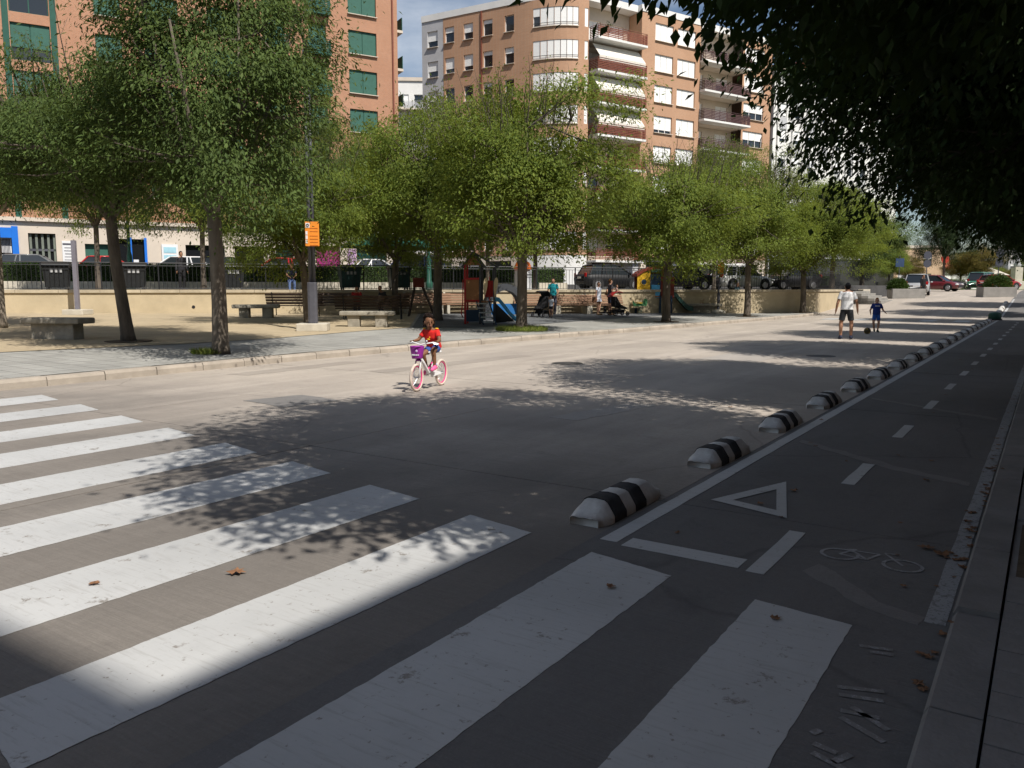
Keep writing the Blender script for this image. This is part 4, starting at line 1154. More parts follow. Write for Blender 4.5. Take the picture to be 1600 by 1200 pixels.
def sep_mesh(x0, x1, n, off, caps):
    b = MB()
    for i in range(n + 1):
        x = x0 + (x1 - x0) * i / n
        b.v += [(x, y, z) for y, z in sep_section(x, off)]
        if i:
            o = (i - 1) * 11; b.f += [(o + k, o + k + 1, o + 12 + k, o + 11 + k) for k in range(10)]
    b.f += [tuple(range(11)), tuple(range(n * 11, n * 11 + 11))[::-1]]
    return b
sb = sep_mesh(0, 1.02, 17, 0, 1).mesh('hump', True); sb.materials.append(M_sepw)
b1 = sep_mesh(.17, .35, 4, .003, 1).mesh('black_band', True); b1.materials.append(M_sepb)
b2 = sep_mesh(.50, .68, 4, .003, 1).mesh('black_band', True); b2.materials.append(M_sepb)
names = ['nearest', 'second', 'third', 'fourth', 'fifth', 'sixth', 'seventh', 'eighth', 'ninth', 'tenth', 'eleventh', 'twelfth', 'thirteenth', 'fourteenth', 'fifteenth', 'sixteenth', 'seventeenth', 'eighteenth', 'nineteenth', 'twentieth', 'twenty-first', 'twenty-second', 'twenty-third', 'twenty-fourth', 'twenty-fifth', 'twenty-sixth', 'twenty-seventh', 'twenty-eighth', 'twenty-ninth', 'thirtieth']
for k in range(28):
    s_ = 4.53 + 2.08 * k
    if 44.3 < s_ < 47: continue
    t = thing('lane_separator', names[k] + ' black and white banded hump from the crosswalk beside the bike lane', 'lane separator', S(s_, 2.47, gs(s_)), math.atan2(D[1], D[0]) + rnd.uniform(-.02, .02), 'separators along the bike lane')
    mkobj('hump', sb, None, t)
    if k < 23: mkobj('black_band', b1, None, t); mkobj('black_band', b2, None, t)
    t.rotation_euler[1] = -math.atan2(gs(s_ + 1) - gs(s_), 1)
# knocked-over bits near the far crossing
bo = thing('bollard_stump', 'dark green round bollard stump at the far end of the separators', 'bollard', spot(1554, 500))
MB().lathe([(.3, 0), (.3, .25), (.24, .36), (.1, .4)], 16).obj('body', M_greenm, bo, True); MB().lathe([(.34, 0), (.34, .05)], 16).obj('base_ring', M_blackmetal, bo)
for k in range(5):
    line('far_crossing_stripe', 43.2 + .0, 45.8, 3.2 + 1.5 * k, 3.9 + 1.5 * k, M_white, road, .006)

# fallen plane leaves
def leafshape(seed):
    r = random.Random(seed); b = MB(); n = 14; vs = [(0, 0, .012)]
    for i in range(n):
        a = 2 * math.pi * i / n; q = (.075 if i % 2 == 0 else .045) * r.uniform(.8, 1.2)
        vs.append((q * math.cos(a), q * math.sin(a), .004 + abs(r.gauss(0, .012))))
    b.add(vs, [(0, 1 + i, 1 + (i + 1) % n) for i in range(n)]); return b
M_dead = mat('dead_leaf', (.20, .10, .05), .8, .35, 20)
for k, (u, v, lab) in enumerate(((370, 897, 'brown curled dead leaf on the road between two lit crosswalk stripes'), (955, 919, 'small brown leaf lying on a shaded crosswalk stripe'), (1448, 858, 'brown dead leaf beside the painted bicycle'),
                                 (1470, 868, 'brown dead leaf by the worn border line of the bike lane'), (1513, 830, 'dead leaf in the gutter near the tree pit'), (1141, 637, 'small brown leaf on the sunny road left of the separators'),
                                 (148, 914, 'brown leaf on the worn patch of a sunlit stripe'), (1283, 657, 'dark scrap on the lane edge line'), (1240, 768, 'tiny leaf near the yield triangle'))):
    p = spot(u, v); p.z += .008
    o = leafshape(k).obj('fallen_leaf', M_dead, None, loc=p, rz=k * 1.3); tag(o, lab, 'leaf', 'fallen leaves'); o.scale = (.66 if k in (0, 2, 3) else .45,) * 3

lit = MB(); rq = random.Random(77)
for k in range(150):
    s_ = rq.uniform(3.2, 24) if k > 40 else rq.uniform(4.6, 9); w_ = .30 + abs(rq.gauss(0, .05)) if k % 3 else rq.uniform(-.5, 2.0)
    z = .006 if w_ > .285 else .135
    q = leafshape(k); sc = rq.uniform(.18, .42); an = rq.uniform(0, 6.28); c_ = S(s_, w_, z)
    lit.add([(c_[0] + sc * (x * math.cos(an) - y * math.sin(an)), c_[1] + sc * (x * math.sin(an) + y * math.cos(an)), c_[2] + z_ * sc) for x, y, z_ in q.v], q.f)
lo_ = lit.obj('leaf_litter', M_dead); lo_['kind'] = 'stuff'; lo_['label'] = 'scattered dry leaf litter along the right gutter and lane'; lo_['category'] = 'leaf litter'

# ------------------------------------------------------------------ stone and wooden benches
def stone_bench(label, p, rz, L=2.0, W=.75, legs=1):
    t = thing('stone_bench', label, 'bench', p, rz, 'stone benches of the plaza')
    sl_ = MB().box((0, 0, .47), (L, W, .15)); o = sl_.obj('seat_slab', M_stone, t, bevel=.035)
    if legs == 1: MB().box((-.02, 0, .2), (L * .72, W * .62, .42)).obj('plinth', M_stone, t, bevel=.02)
    else:
        for x in (-L * .25, L * .25): MB().box((x, 0, .2), (L * .22, W * .7, .42)).obj('leg', M_stone, t, bevel=.03)
stone_bench('thick stone bench on a block plinth, between the leaning tree and the left edge', plz(92, 530), R(-8), 1.62, .66)
stone_bench('small stone bench on two legs near the wall, right of the big dark tree', plz(401, 497), R(8), 1.8, .6, 2)
stone_bench('stone bench on two stout legs right of the lamp post', plz(575, 511), R(4), 1.85, .6, 2)
stone_bench('stone bench in shade left of the orange signed post', plz(1093, 489.5), R(10), 2.4, .7, 1)
stone_bench('stone bench right of the orange signed post beside seated people', plz(1136, 488.5), R(15), 1.7, .6, 2)
def slat_bench(label, p, rz, dark=False, L=2.6, conc=True):
    t = thing('wooden_bench', label, 'bench', p, rz, 'wooden benches of the plaza')
    m_ = M_darkwood if dark else M_wood
    for k in range(4): MB().box((0, -.28 + .13 * k, .45), (L, .105, .04)).obj('seat_slat', m_, t, bevel=.008)
    for k in range(4):
        z = .56 + .12 * k; MB().box((0, .2 + .055 * k, z), (L, .04, .10), rx=R(-22)).obj('back_slat', m_, t, bevel=.008)
    for x in (-L * .38, L * .38):
        if conc:
            b = MB().prism([(-.33, 0), (.28, 0), (.34, .42), (-.33, .42)], x - .07, x + .07, 0); b.obj('leg', M_limestone, t, bevel=.01)
            MB().prism([(.2, .42), (.28, .42), (.46, 1.02), (.4, 1.02)], x - .05, x + .05, 0).obj('back_support', M_limestone, t)
        else:
            b = MB(); b.tube([(x, -.33, 0), (x, -.28, .42), (x, .22, .42)], .022, 6); b.tube([(x, .32, 0), (x, .2, .42), (x, .42, 1.02)], .022, 6); b.tube([(x, -.3, .43), (x, -.36, .62), (x, .1, .66)], .018, 6); b.obj('leg', M_blackmetal, t)
def near_wall(u, off, z=None):
    p = wpt(tw(u), off); return Vector((p.x, p.y, pz(p.x, p.y) + .015))
for u, lab in ((662, 'brown slatted bench by the wall, behind the wooden swing frame'), (712, 'brown slatted bench by the wall, behind the play tower'), (833, 'brown slatted bench by the wall right of the blue slide'), (882, 'brown slatted bench by the wall behind the woman in white'), (930, 'brown slatted bench by the wall behind the man holding a baby')):
    slat_bench(lab, near_wall(u, .75), ra)
slat_bench('dark slatted bench with iron legs seen from behind, left of the lamp post', plz(463, 494), R(183), True, 2.4, False)
slat_bench('dark slatted bench with iron legs behind the stone bench, its back to us', plz(583, 499), R(184), True, 3.0, False)
slat_bench('dark slatted bench facing us between lamp post and seated person in red', plz(527, 492), R(6), True, 2.2, False)

# ------------------------------------------------------------------ lamp posts and posts
lp = thing('lamp_post', 'tall grey lamp post on a stone block carrying an orange board', 'lamp post', plz(490, 517), R(6))
MB().box((0, 0, .12), (.92, .92, .24)).obj('stone_base', M_limestone, lp, bevel=.02)
MB().prism([(-.14, -.11), (-.07, -.14), (.07, -.14), (.14, -.11), (.14, .11), (.07, .14), (-.07, .14), (-.14, .11)], .24, 1.5).obj('shaft_box', M_greymetal, lp, bevel=.015)
MB().tube([(-.05, 0, 1.5), (-.05, 0, 8.4)], [.055, .05], 8).obj('shaft', M_greymetal, lp, True); MB().tube([(.06, 0, 1.5), (.06, 0, 8.2)], [.05, .045], 8).obj('shaft', M_greymetal, lp, True)
MB().tube([(0, 0, 8.2), (.0, -.3, 8.6), (0, -1.6, 8.8)], .045, 8).obj('arm', M_greymetal, lp, True); MB().box((0, -1.9, 8.78), (.3, .8, .14)).obj('lamp_head', M_greymetal, lp, bevel=.04)
M_orange = mat('orange_panel', (.80, .27, .03), .55, .1, 4)
sg = MB().box((.06, -.13, 2.97), (.42, .03, .74)).obj('orange_board', M_orange, lp, bevel=.006)
MB().box((-.07, -.15, 3.23), (.12, .012, .14)).obj('white_square', M_frame, sg); MB().torus((-.07, -.162, 3.23), .035, .012, 14, 5).obj('emblem_ring', M_greymetal, sg)
for k in range(3): MB().box((-.105, -.15, 3.0 - .13 * k), (.06, .012, .105)).obj('white_mark', M_frame, sg)
for k in range(6): MB().box((.11, -.149, 3.14 - .095 * k - (.04 if k > 1 else 0)), (.24, .006, .018)).obj('text_line', mat('orange_dark', (.50, .13, .015), .6), sg)
gp = thing('metal_post', 'plain grey metal post on a pale block in front of the wall at left', 'post', plz(122, 492))
MB().prism([(-.42, -.42), (.42, -.42), (.42, .42), (-.42, .42)], 0, .22).obj('stone_base', M_limestone, gp, bevel=.02); MB().box((0, 0, 1.6), (.16, .16, 2.75)).obj('shaft', mat('lilac_grey_metal', (.19, .18, .21), .5), gp, bevel=.01)
op = thing('sign_post', 'dark post with small orange board between two stone benches', 'sign post', plz(1122, 490))
MB().lathe([(.4, 0), (.4, .12), (.28, .2), (.1, .24)], 14).obj('stone_base', M_limestone, op, True); MB().tube([(0, 0, .2), (0, 0, 1.15)], .085, 8).obj('shaft', M_greymetal, op); MB().tube([(0, 0, 1.15), (0, 0, 6.8)], .05, 8).obj('shaft', M_greymetal, op)
ob = MB().box((.06, -.08, 2.55), (.34, .03, .62)).obj('orange_board', M_orange, op); MB().box((-.03, -.1, 2.76), (.09, .012, .1)).obj('white_square', M_frame, ob)
# green lamp standards on the cross street
for k, u in enumerate((703, 878, 204)):
    g_ = thing('street_lamp', ('dark green lamp standard on the cross street left of the play tower', 'dark green lamp standard behind the man in teal', 'dark green lamp standard in front of the dark shop doors')[k], 'street lamp', wpt(tw(u), -3.6, UP))
    MB().lathe([(.2, 0), (.2, .4), (.13, .5), (.12, 1.6), (.075, 1.8), (.06, 6.0)], 12).obj('shaft', M_greenm, g_, True); MB().lathe([(.06, 6.0), (.25, 6.2), (.28, 6.7), (.1, 6.95)], 12).obj('lantern', M_greenm, g_, True)

# ------------------------------------------------------------------ waste containers on the upper walk
M_bin = mat('black_plastic', (.022, .024, .026), .4, .2, 5); M_bing = mat('dark_green_plastic', (.025, .06, .055), .45, .2, 5)
def container(label, u, m_, off=-.95):
    t = thing('waste_container', label, 'container', wpt(tw(u), off, UP), ra, 'waste containers behind the railing')
    b = MB(); b.add([(-.42, -.36, .12), (.42, -.36, .12), (.42, .36, .12), (-.42, .36, .12), (-.5, -.45, 1.0), (.5, -.45, 1.0), (.5, .45, 1.0), (-.5, .45, 1.0)], ((3, 2, 1, 0), (4, 5, 6, 7), (0, 1, 5, 4), (1, 2, 6, 5), (2, 3, 7, 6), (3, 0, 4, 7))); b.obj('body', m_, t, bevel=.03)
    MB().prism([(-.5, 1.0), (-.47, 1.1), (-.2, 1.22), (.25, 1.22), (.48, 1.08), (.48, 1.0)], -.54, .54, 0).obj('lid', m_, t, bevel=.025)
    for x in (-.15, .02, .19): MB().box((x, -.452, .82), (.12, .01, .14), rx=R(-5)).obj('sticker', mat('sticker', (.38, .38, .38), .6), t)
    for x in (-.36, .36):
        for y in (-.28, .28):
            w_ = MB().lathe([(.09, -.03), (.09, .03)], 10).obj('wheel', M_blackmetal, t, loc=(x, y, .09)); w_.rotation_euler = (0, math.pi / 2, 0)
container('black waste container at the left end of the railing', 95, M_bin); container('black waste container half hidden by the leaning trunk', 216, M_bin); container('black waste container right of the big dark tree trunk', 372, M_bin)
container('dark green waste container behind the railing, above the seated person in red', 556, M_bing); container('dark green waste container right of the tree behind the benches', 633, M_bing)
kb = thing('recycling_container', 'white container with domed orange lid and grey streaks behind the railing', 'container', wpt(tw(828), -1.0, UP), ra)
MB().prism([(-.36, -.36), (.36, -.36), (.36, .36), (-.36, .36)], 0, 1.05).obj('body', mat('streaked_white', (.75, .75, .76), .5, .6, 5, c2=(.25, .27, .31), stretch=(3, 3, .4)), kb, bevel=.04)
MB().lathe([(.46, 1.05), (.45, 1.2), (.36, 1.42), (.18, 1.53), (.02, 1.55)], 18).obj('domed_lid', mat('orange_plastic', (.75, .16, .02), .45), kb, True); MB().lathe([(.08, 0), (.08, .02)], 12).obj('badge', M_frame, kb, loc=(0, -.43, 1.27)).rotation_euler = (math.pi / 2, 0, 0)

# ------------------------------------------------------------------ playground
M_red = mat('red_paint', (.45, .02, .02), .5, .12, 5); M_pgrey = mat('slate_panel', (.06, .065, .075), .6, .1, 5); M_tanp = mat('tan_panel', (.33, .15, .06), .6, .15, 5)
M_sky = mat('sky_blue_plastic', (.10, .42, .72), .35, .05, 4); M_navy = mat('navy_panel', (.02, .045, .085), .6, .1, 4); M_creamp = mat('cream_panel', (.72, .58, .36), .6, .08, 4)
M_yel = mat('mustard_panel', (.55, .33, .02), .5, .1, 4); M_mar = mat('maroon_panel', (.16, .025, .015), .55, .15, 4); M_dgs = mat('dark_green_slide', (.04, .10, .085), .4, .1, 4)
p = spot(727, 507, pz); sc_ = (p.y) / 1250 * 1.0
pt_ = thing('play_tower', 'play tower with slate gable roof, red posts, steps and sky blue slide', 'playground', p + Vector((0, 0, .015)), R(-4))
pt_.scale = (.72, .8, .87)
U = .0285                                             # metres per photo pixel at this distance
for x in (0, .78):
    for y in (0, .9):
        MB().box((x, y, 1.28), (.1, .1, 2.56)).obj('post', M_red if x == 0 else M_pgrey, pt_, bevel=.008)
MB().box((.39, .45, .95), (.78, .9, .06)).obj('deck', M_tanp, pt_); 
for y in (-.03, .93): MB().box((.39, y, 1.46), (.66, .03, .86)).obj('side_panel', M_tanp, pt_, bevel=.01)
for z in (1.0, 1.93): MB().box((.39, -.06, z), (.7, .05, .08)).obj('red_rail', M_red, pt_)
MB().box((.39, -.02, .36), (.66, .04, .5)).obj('navy_panel', M_navy, pt_)
MB().tube([(-.09, -.05, 1.9), (-.12, -.05, .9), (-.2, -.05, .45), (-.12, -.05, .3)], .03, 6).obj('grab_pole', M_red, pt_, True)
rf = MB(); rf.add([(-.12, -.22, 2.42), (.39, -.22, 3.02), (.39, 1.12, 3.02), (-.12, 1.12, 2.42), (1.6, -.22, 2.42), (1.6, 1.12, 2.42), (.42, -.22, 3.06), (.42, 1.12, 3.06)], ((0, 1, 2, 3),)); 
rf = MB(); rf.prism([(-.16, 2.44), (-.12, 2.40), (.42, 2.98), (.96, 2.40), (1.0, 2.44), (.42, 3.06)], -.25, 1.15, 1); 
ro = rf.obj('roof', M_pgrey, pt_); MB().prism([(0, 2.5), (.84, 2.5), (.42, 2.96)], -.06, -.02, 1).obj('gable_panel', M_tanp, pt_)
rf2 = MB().prism([(.42, 3.08), (1.72, 2.44), (1.68, 2.38), (.40, 3.02)], -.2, .95, 1).obj('roof', M_pgrey, pt_)
for x in (1.5,): 
    for y in (.0, .75): MB().box((x, y, 1.2), (.09, .09, 2.42)).obj('post', M_pgrey, pt_)
MB().box((1.15, .4, .95), (.75, .8, .06)).obj('deck', M_tanp, pt_)
for x in (1.02, 1.55):                                  # tear-shaped cream wings either side of the slide
    b = MB(); pts = [(.0, 1.1), (-.05, 1.5), (-.04, 1.8), (.02, 1.95), (.12, 1.98), (.17, 1.85), (.15, 1.6), (.06, 1.3)]; b.prism([(x + q[0], q[1]) for q in pts], -.12, -.08, 1); b.obj('cream_wing', M_creamp, pt_)
MB().tube([(1.28, -.02, 1.0), (1.28, -.02, 2.0)], .03, 6).obj('grab_pole', M_red, pt_)
MB().box((1.2, .4, 1.5), (.5, .05, .7)).obj('red_panel', M_red, pt_)
for sx in (.9, 1.42):
    MB().prism([(0, 0), (.1, 0), (-.0 - .55 + .65, 0), (.1, 0)], 0, .01, 0) if False else None
st1 = MB(); 
for k in range(5):
    z = .12 + .19 * k; x0 = 1.32 - .105 * k
    MB().box((x0 - .02, -.62 + .11 * k, z), (.62, .2, .05)).obj('step_tread', mat('pale_tread', (.46, .47, .46), .6), pt_)
for x0 in (1.05, 1.7): MB().add([(x0 - .05, -.74, 0), (x0 + .02, -.74, 0), (x0 - .42, -.1, .98), (x0 - .49, -.1, .98), (x0 - .05, -.66, 0), (x0 + .02, -.66, 0), (x0 - .42, -.02, .98), (x0 - .49, -.02, .98)], ((3, 2, 1, 0), (4, 5, 6, 7), (0, 1, 5, 4), (1, 2, 6, 5), (2, 3, 7, 6), (3, 0, 4, 7))).obj('stringer', M_navy, pt_)
sp_ = [(1.55, 1.02), (1.72, 1.0), (1.95, .78), (2.3, .4), (2.55, .2), (2.78, .14)]
sl1 = MB()
for i, (x, z) in enumerate(sp_):
    sl1.v += [(x, .1, z + .13), (x, .12, z), (x, .52, z), (x, .54, z + .13), (x, .58, z + .13), (x, .56, z - .05), (x, .08, z - .05), (x, .06, z + .13)]
    if i: o_ = (i - 1) * 8; sl1.f += [(o_ + k, o_ + (k + 1) % 8, o_ + 8 + (k + 1) % 8, o_ + 8 + k) for k in range(8)]
sl1.f += [tuple(range(8)), tuple(range(40, 48))[::-1]]; sl1.obj('slide', M_sky, pt_, True)
MB().add([(1.58, .09, .9), (2.55, .09, .12), (1.58, .09, .05), (1.58, .06, .9), (2.55, .06, .12), (1.58, .06, .05)], ((0, 1, 2), (5, 4, 3), (0, 3, 4, 1), (1, 4, 5, 2), (2, 5, 3, 0))).obj('slide_apron', M_blackmetal, pt_)
# arched tunnel hut
ah = thing('play_hut', 'low dark arched play hut with blue panel behind the blue slide', 'playground', spot(788, 500, pz) + Vector((0, 0, .015)), R(8))
arc_ = [(-.85 + .0, .0)] + [(.85 * -math.cos(math.pi * i / 12), .55 + .95 * math.sin(math.pi * i / 12)) for i in range(13)] + [(.85, 0)]
inn = [(.6, 0)] + [(.6 * math.cos(math.pi * i / 12), .55 + .68 * math.sin(math.pi * i / 12)) for i in range(13)] + [(-.6, 0)]
MB().prism(arc_ + inn, -.5, .7, 1).obj('arched_shell', M_pgrey, ah); MB().box((0, -.2, .45), (1.15, .05, .45)).obj('blue_panel', mat('bright_blue_panel', (.03, .16, .42), .5), ah)
# mustard play house
p = spot(1014, 489.5, pz)
ph_ = thing('play_house', 'mustard and maroon play house on posts with blue panel and dark green slide', 'playground', p + Vector((0, 0, .015)), R(6))
ph_.scale = (1.12, 1.1, 1.12)
for x in (-.55, .0, .55, 1.1):
    for y in (0, .8): MB().box((x, y, .42), (.09, .09, .84)).obj('post', M_navy, ph_)
for x in (-.25,):
    b = MB(); out = [(-.62, .75), (.02, .75), (.02, 2.15), (-.15, 2.1), (-.62, 1.85)]; b.prism(out, -.05, .0, 1); b.obj('mustard_panel', M_yel, ph_)
    MB().torus((-.3, -.06, 1.5), .15, .025, 18, 5).obj('porthole_ring', M_yel, ph_); MB().lathe([(.14, 0), (.14, .01)], 16).obj('porthole', M_navy, ph_, loc=(-.3, -.055, 1.5)).rotation_euler = (math.pi / 2, 0, 0)
MB().box((.3, .0, 1.05), (.42, .04, .62)).obj('blue_panel', M_sky, ph_, bevel=.02); MB().box((.28, .05, 1.65), (.5, .04, .2)).obj('navy_panel', M_navy, ph_)
MB().box((.28, .02, 1.3), (.56, .03, 1.15)).obj('back_board', M_navy, ph_)
MB().box((.9, .02, 1.25), (.68, .05, 1.0)).obj('maroon_panel', M_mar, ph_); MB().box((.78, -.02, 1.55), (.12, .03, .4)).obj('mustard_slot', M_yel, ph_)
b = MB(); o_ = [(-.66, 1.88), (-.3, 2.12), (.15, 2.25), (.65, 2.27), (1.12, 2.15)]; b.prism(o_ + [(x, z - .12) for x, z in o_[::-1]], -.12, .95, 1); b.obj('curved_roof', M_mar, ph_)
MB().prism([(.6, 2.15), (1.1, 2.05), (1.1, 1.55), (.9, 1.75), (.6, 1.75)], .0, .04, 1).obj('maroon_gable', M_mar, ph_)
MB().box((.2, .4, .8), (1.5, .85, .07)).obj('deck', M_tanp, ph_); MB().box((.25, .82, 1.4), (1.6, .04, 1.2)).obj('back_wall', M_mar, ph_)
sp2 = [(1.1, .85), (1.35, .8), (1.7, .42), (2.0, .16), (2.25, .12)]; sl2 = MB()
for i, (x, z) in enumerate(sp2):
    sl2.v += [(x, .05, z + .2), (x, .1, z), (x, .55, z), (x, .6, z + .2), (x, .6, z - .04), (x, .05, z - .04)]
    if i: q = (i - 1) * 6; sl2.f += [(q + k, q + (k + 1) % 6, q + 6 + (k + 1) % 6, q + 6 + k) for k in range(6)]
sl2.f += [tuple(range(6)), tuple(range(24, 30))[::-1]]; sl2.obj('slide', M_dgs, ph_)
for z in (.3, .5): MB().box((-.75, -.3, z), (.5, .5, .08)).obj('step', M_creamp, ph_)
MB().box((-.75, -.3, .16), (.12, .12, .32)).obj('step_post', M_navy, ph_)
# spring rider and a wooden swing frame
sr = thing('spring_rider', 'small green and yellow spring rider left of the mustard play house', 'spring rider', spot(1000, 491, pz) + Vector((0, 0, .015)), .3)
b = MB(); b.tube([(.1 * math.cos(i * .9), .1 * math.sin(i * .9), .02 + i * .014) for i in range(26)], .014, 5); b.obj('spring', M_greenm, sr); MB().prism([(-.4, .42), (.35, .42), (.42, .75), (.25, .8), (.15, .55), (-.3, .55), (-.42, .7)], -.05, .05, 1).obj('body', mat('leaf_green_panel', (.06, .22, .09), .5), sr); MB().box((-.08, 0, .58), (.3, .26, .04)).obj('seat', M_yel, sr)
p = plz(653, 495); sf = thing('swing_frame', 'dark wooden A-frame play seat in front of the wall benches', 'swing', p, R(5))
MB().tube([(-.42, 0, 0), (-.12, .1, 1.35)], .055, 6).obj('leg', M_darkwood, sf); MB().tube([(.75, 0, 0), (.2, .1, 1.35)], .055, 6).obj('leg', M_darkwood, sf); MB().box((.05, .1, 1.5), (.5, .3, .42)).obj('seat_box', M_mar, sf, bevel=.03)
MB().tube([(-.42, .9, 0), (-.12, .35, 1.35)], .055, 6).obj('leg', M_darkwood, sf); MB().tube([(.75, .9, 0), (.2, .35, 1.35)], .055, 6).obj('leg', M_darkwood, sf)
b = MB(); b.tube([(-.1 - .95 * (1 - math.cos(a)) * .5, .1, 1.5 + .45 * math.sin(a)) for a in [math.pi * i / 12 for i in range(13)]], .018, 5); b.obj('hoop', M_blackmetal, sf)

# tufts of grass at tree feet
def tuft(label, p, r, n, seed, h=.16):
    g = np.random.default_rng(seed); q = np.sqrt(g.uniform(0, 1, n)) * r; a = g.uniform(0, 6.28, n)
    P = np.stack([q * np.cos(a), q * np.sin(a) * .8, np.zeros(n)], 1); A = g.normal(0, .45, (n, 3)); A[:, 2] = 1
    me = leaf_mesh('grass_tuft', P, A, g.normal(0, 1, (n, 3)), g.uniform(.5, 1.2, n) * h, np.full(n, .014))
    o = mkobj('grass_tuft', me, MATS.get('tuft_leaf') or leafmat('tuft_leaf', (.13, .19, .03), (.20, .20, .06), .3), None, loc=p); o['kind'] = 'stuff'; o['label'] = label; o['category'] = 'grass'
q = plz(345, 553); tuft('green grass tuft at the foot of the big dark tree', q + Vector((-.25, -.1, 0)), .32, 500, 1)
q = plz(815, 517); tuft('wide grass tuft round the tree right of the blue slide', q + Vector((0, -.1, 0)), .85, 2600, 2, .2)
for k, (u, v) in enumerate(((201, 534), (1041, 503), (1167, 495), (1254, 489))):
    q = plz(u, v); struct(MB().lathe([(.55, .0), (.55, .012)], 18).obj('tree_pit', M_soil, loc=(q.x, q.y, q.z + .012)))

# ================================================================== PEOPLE
def fuse(b, name, m, parent, voxel, it=3, label=None):
    o = b.obj(name, m, parent, True, label=label)
    r_ = o.modifiers.new('fuse', 'REMESH'); r_.mode = 'VOXEL'; r_.voxel_size = voxel; r_.use_smooth_shade = True
    s_ = o.modifiers.new('soft', 'SMOOTH'); s_.factor = .5; s_.iterations = it
    PENDING.append(o); return o
def cap(b, p0, p1, r0, r1, n=10):                       # tapered rounded limb
    p0, p1 = Vector(p0), Vector(p1); d = (p1 - p0); L = d.length
    d = d.normalized() if L > 1e-6 else Vector((0, 0, 1))
    pts, rs = [], []
    for a in (-80, -50, -20): pts.append(p0 + d * (r0 * math.sin(R(a)))); rs.append(r0 * math.cos(R(a)))
    for t in (.33, .66): pts.append(p0.lerp(p1, t)); rs.append(r0 + (r1 - r0) * t)
    for a in (20, 50, 80): pts.append(p1 + d * (r1 * math.sin(R(a)))); rs.append(r1 * math.cos(R(a)))
    b.tube_fixed(pts, rs, d, n)
def tube_fixed(self, pts, rs, d, n):
    ref = Vector((0, 0, 1)) if abs(d.z) < .95 else Vector((1, 0, 0)); a = d.cross(ref).normalized(); c = a.cross(d); vs, fs = [], []
    for p, r in zip(pts, rs):
        for k in range(n):
            th = 2 * math.pi * k / n; vs.append(p + (a * math.cos(th) + c * math.sin(th)) * r)
    for i in range(len(pts) - 1):
        for k in range(n): fs.append((i * n + k, i * n + (k + 1) % n, (i + 1) * n + (k + 1) % n, (i + 1) * n + k))
    fs += [tuple(range(n))[::-1], tuple(range((len(pts) - 1) * n, len(pts) * n))]
    return self.add(vs, fs)
MB.tube_fixed = tube_fixed
def frust(b, p0, p1, r0, r1, n=12):
    p0, p1 = Vector(p0), Vector(p1); d = (p1 - p0).normalized(); b.tube_fixed([p0, p0.lerp(p1, .5), p1], [r0, (r0 + r1) / 2, r1], d, n)
def loft(b, cs, rx, ry, side=Vector((1, 0, 0)), n=18):
    cs = [Vector(c) for c in cs]; vs, fs = [], []
    for i, c in enumerate(cs):
        t = (cs[min(i + 1, len(cs) - 1)] - cs[max(0, i - 1)]).normalized(); a = (side - t * side.dot(t)).normalized(); f_ = t.cross(a)
        for k in range(n):
            th = 2 * math.pi * k / n; vs.append(c + a * (rx[i] * math.cos(th)) + f_ * (ry[i] * math.sin(th)))
    for i in range(len(cs) - 1):
        for k in range(n): fs.append((i * n + k, i * n + (k + 1) % n, (i + 1) * n + (k + 1) % n, (i + 1) * n + k))
    fs += [tuple(range(n))[::-1], tuple(range((len(cs) - 1) * n, len(cs) * n))]
    b.add(vs, fs)
def hand(b, wr, el, k, side, curl=.5, fwd=Vector((0, -1, 0))):
    wr, el = Vector(wr), Vector(el); d = (wr - el).normalized(); x = (fwd - d * fwd.dot(d)).normalized(); nrm = d.cross(x)
    pc = wr + d * .05 * k
    cap(b, wr + d * .01 * k + x * .008 * k, wr + d * .075 * k + x * .016 * k, .024 * k, .02 * k, 8); cap(b, wr + d * .01 * k - x * .008 * k, wr + d * .072 * k - x * .018 * k, .022 * k, .019 * k, 8)
    for i, ln in enumerate((.062, .07, .066, .052)):
        q = wr + d * (.08 * k) + x * ((.03 - .02 * i) * k)
        m_ = q + d * ln * .5 * k - nrm * side * .010 * k * curl; e = m_ + (d * (1 - curl * .6) - nrm * side * curl).normalized() * ln * .5 * k
        cap(b, q, m_, .0088 * k, .0082 * k, 6); cap(b, m_, e, .0082 * k, .007 * k, 6)
    q = wr + d * .025 * k + x * .025 * k; m_ = q + (d * .5 + x * .8).normalized() * .035 * k; cap(b, q, m_, .012 * k, .010 * k, 6); cap(b, m_, m_ + (d * .8 + x * .3 - nrm * side * .3).normalized() * .03 * k, .010 * k, .008 * k, 6)
SKIN = {'light': (.50, .29, .20), 'tan': (.34, .18, .11), 'brown': (.20, .095, .05), 'deep': (.12, .06, .035)}
def stand_joints(h, arm=.0, stance=.055, lean=0.0):
    J = dict(head=(0, -.008, .928), neck=(0, .008, .866), chest=(0, 0, .757), belly=(0, -.002, .635), pelvis=(0, .004, .535))
    for s_, k in (('L', 1), ('R', -1)):
        J.update({'sh' + s_: (.102 * k, .006, .820), 'el' + s_: ((.125 + arm) * k, .02, .645), 'wr' + s_: ((.135 + arm * 1.3) * k, -.015, .50),
                  'hip' + s_: (.048 * k, .002, .52), 'kn' + s_: ((.045 + stance * .5) * k, -.012, .285), 'an' + s_: (stance * k, .012, .045), 'to' + s_: ((stance + .012) * k, -.085, .02)})
    return {q: Vector(v) * h for q, v in J.items()}
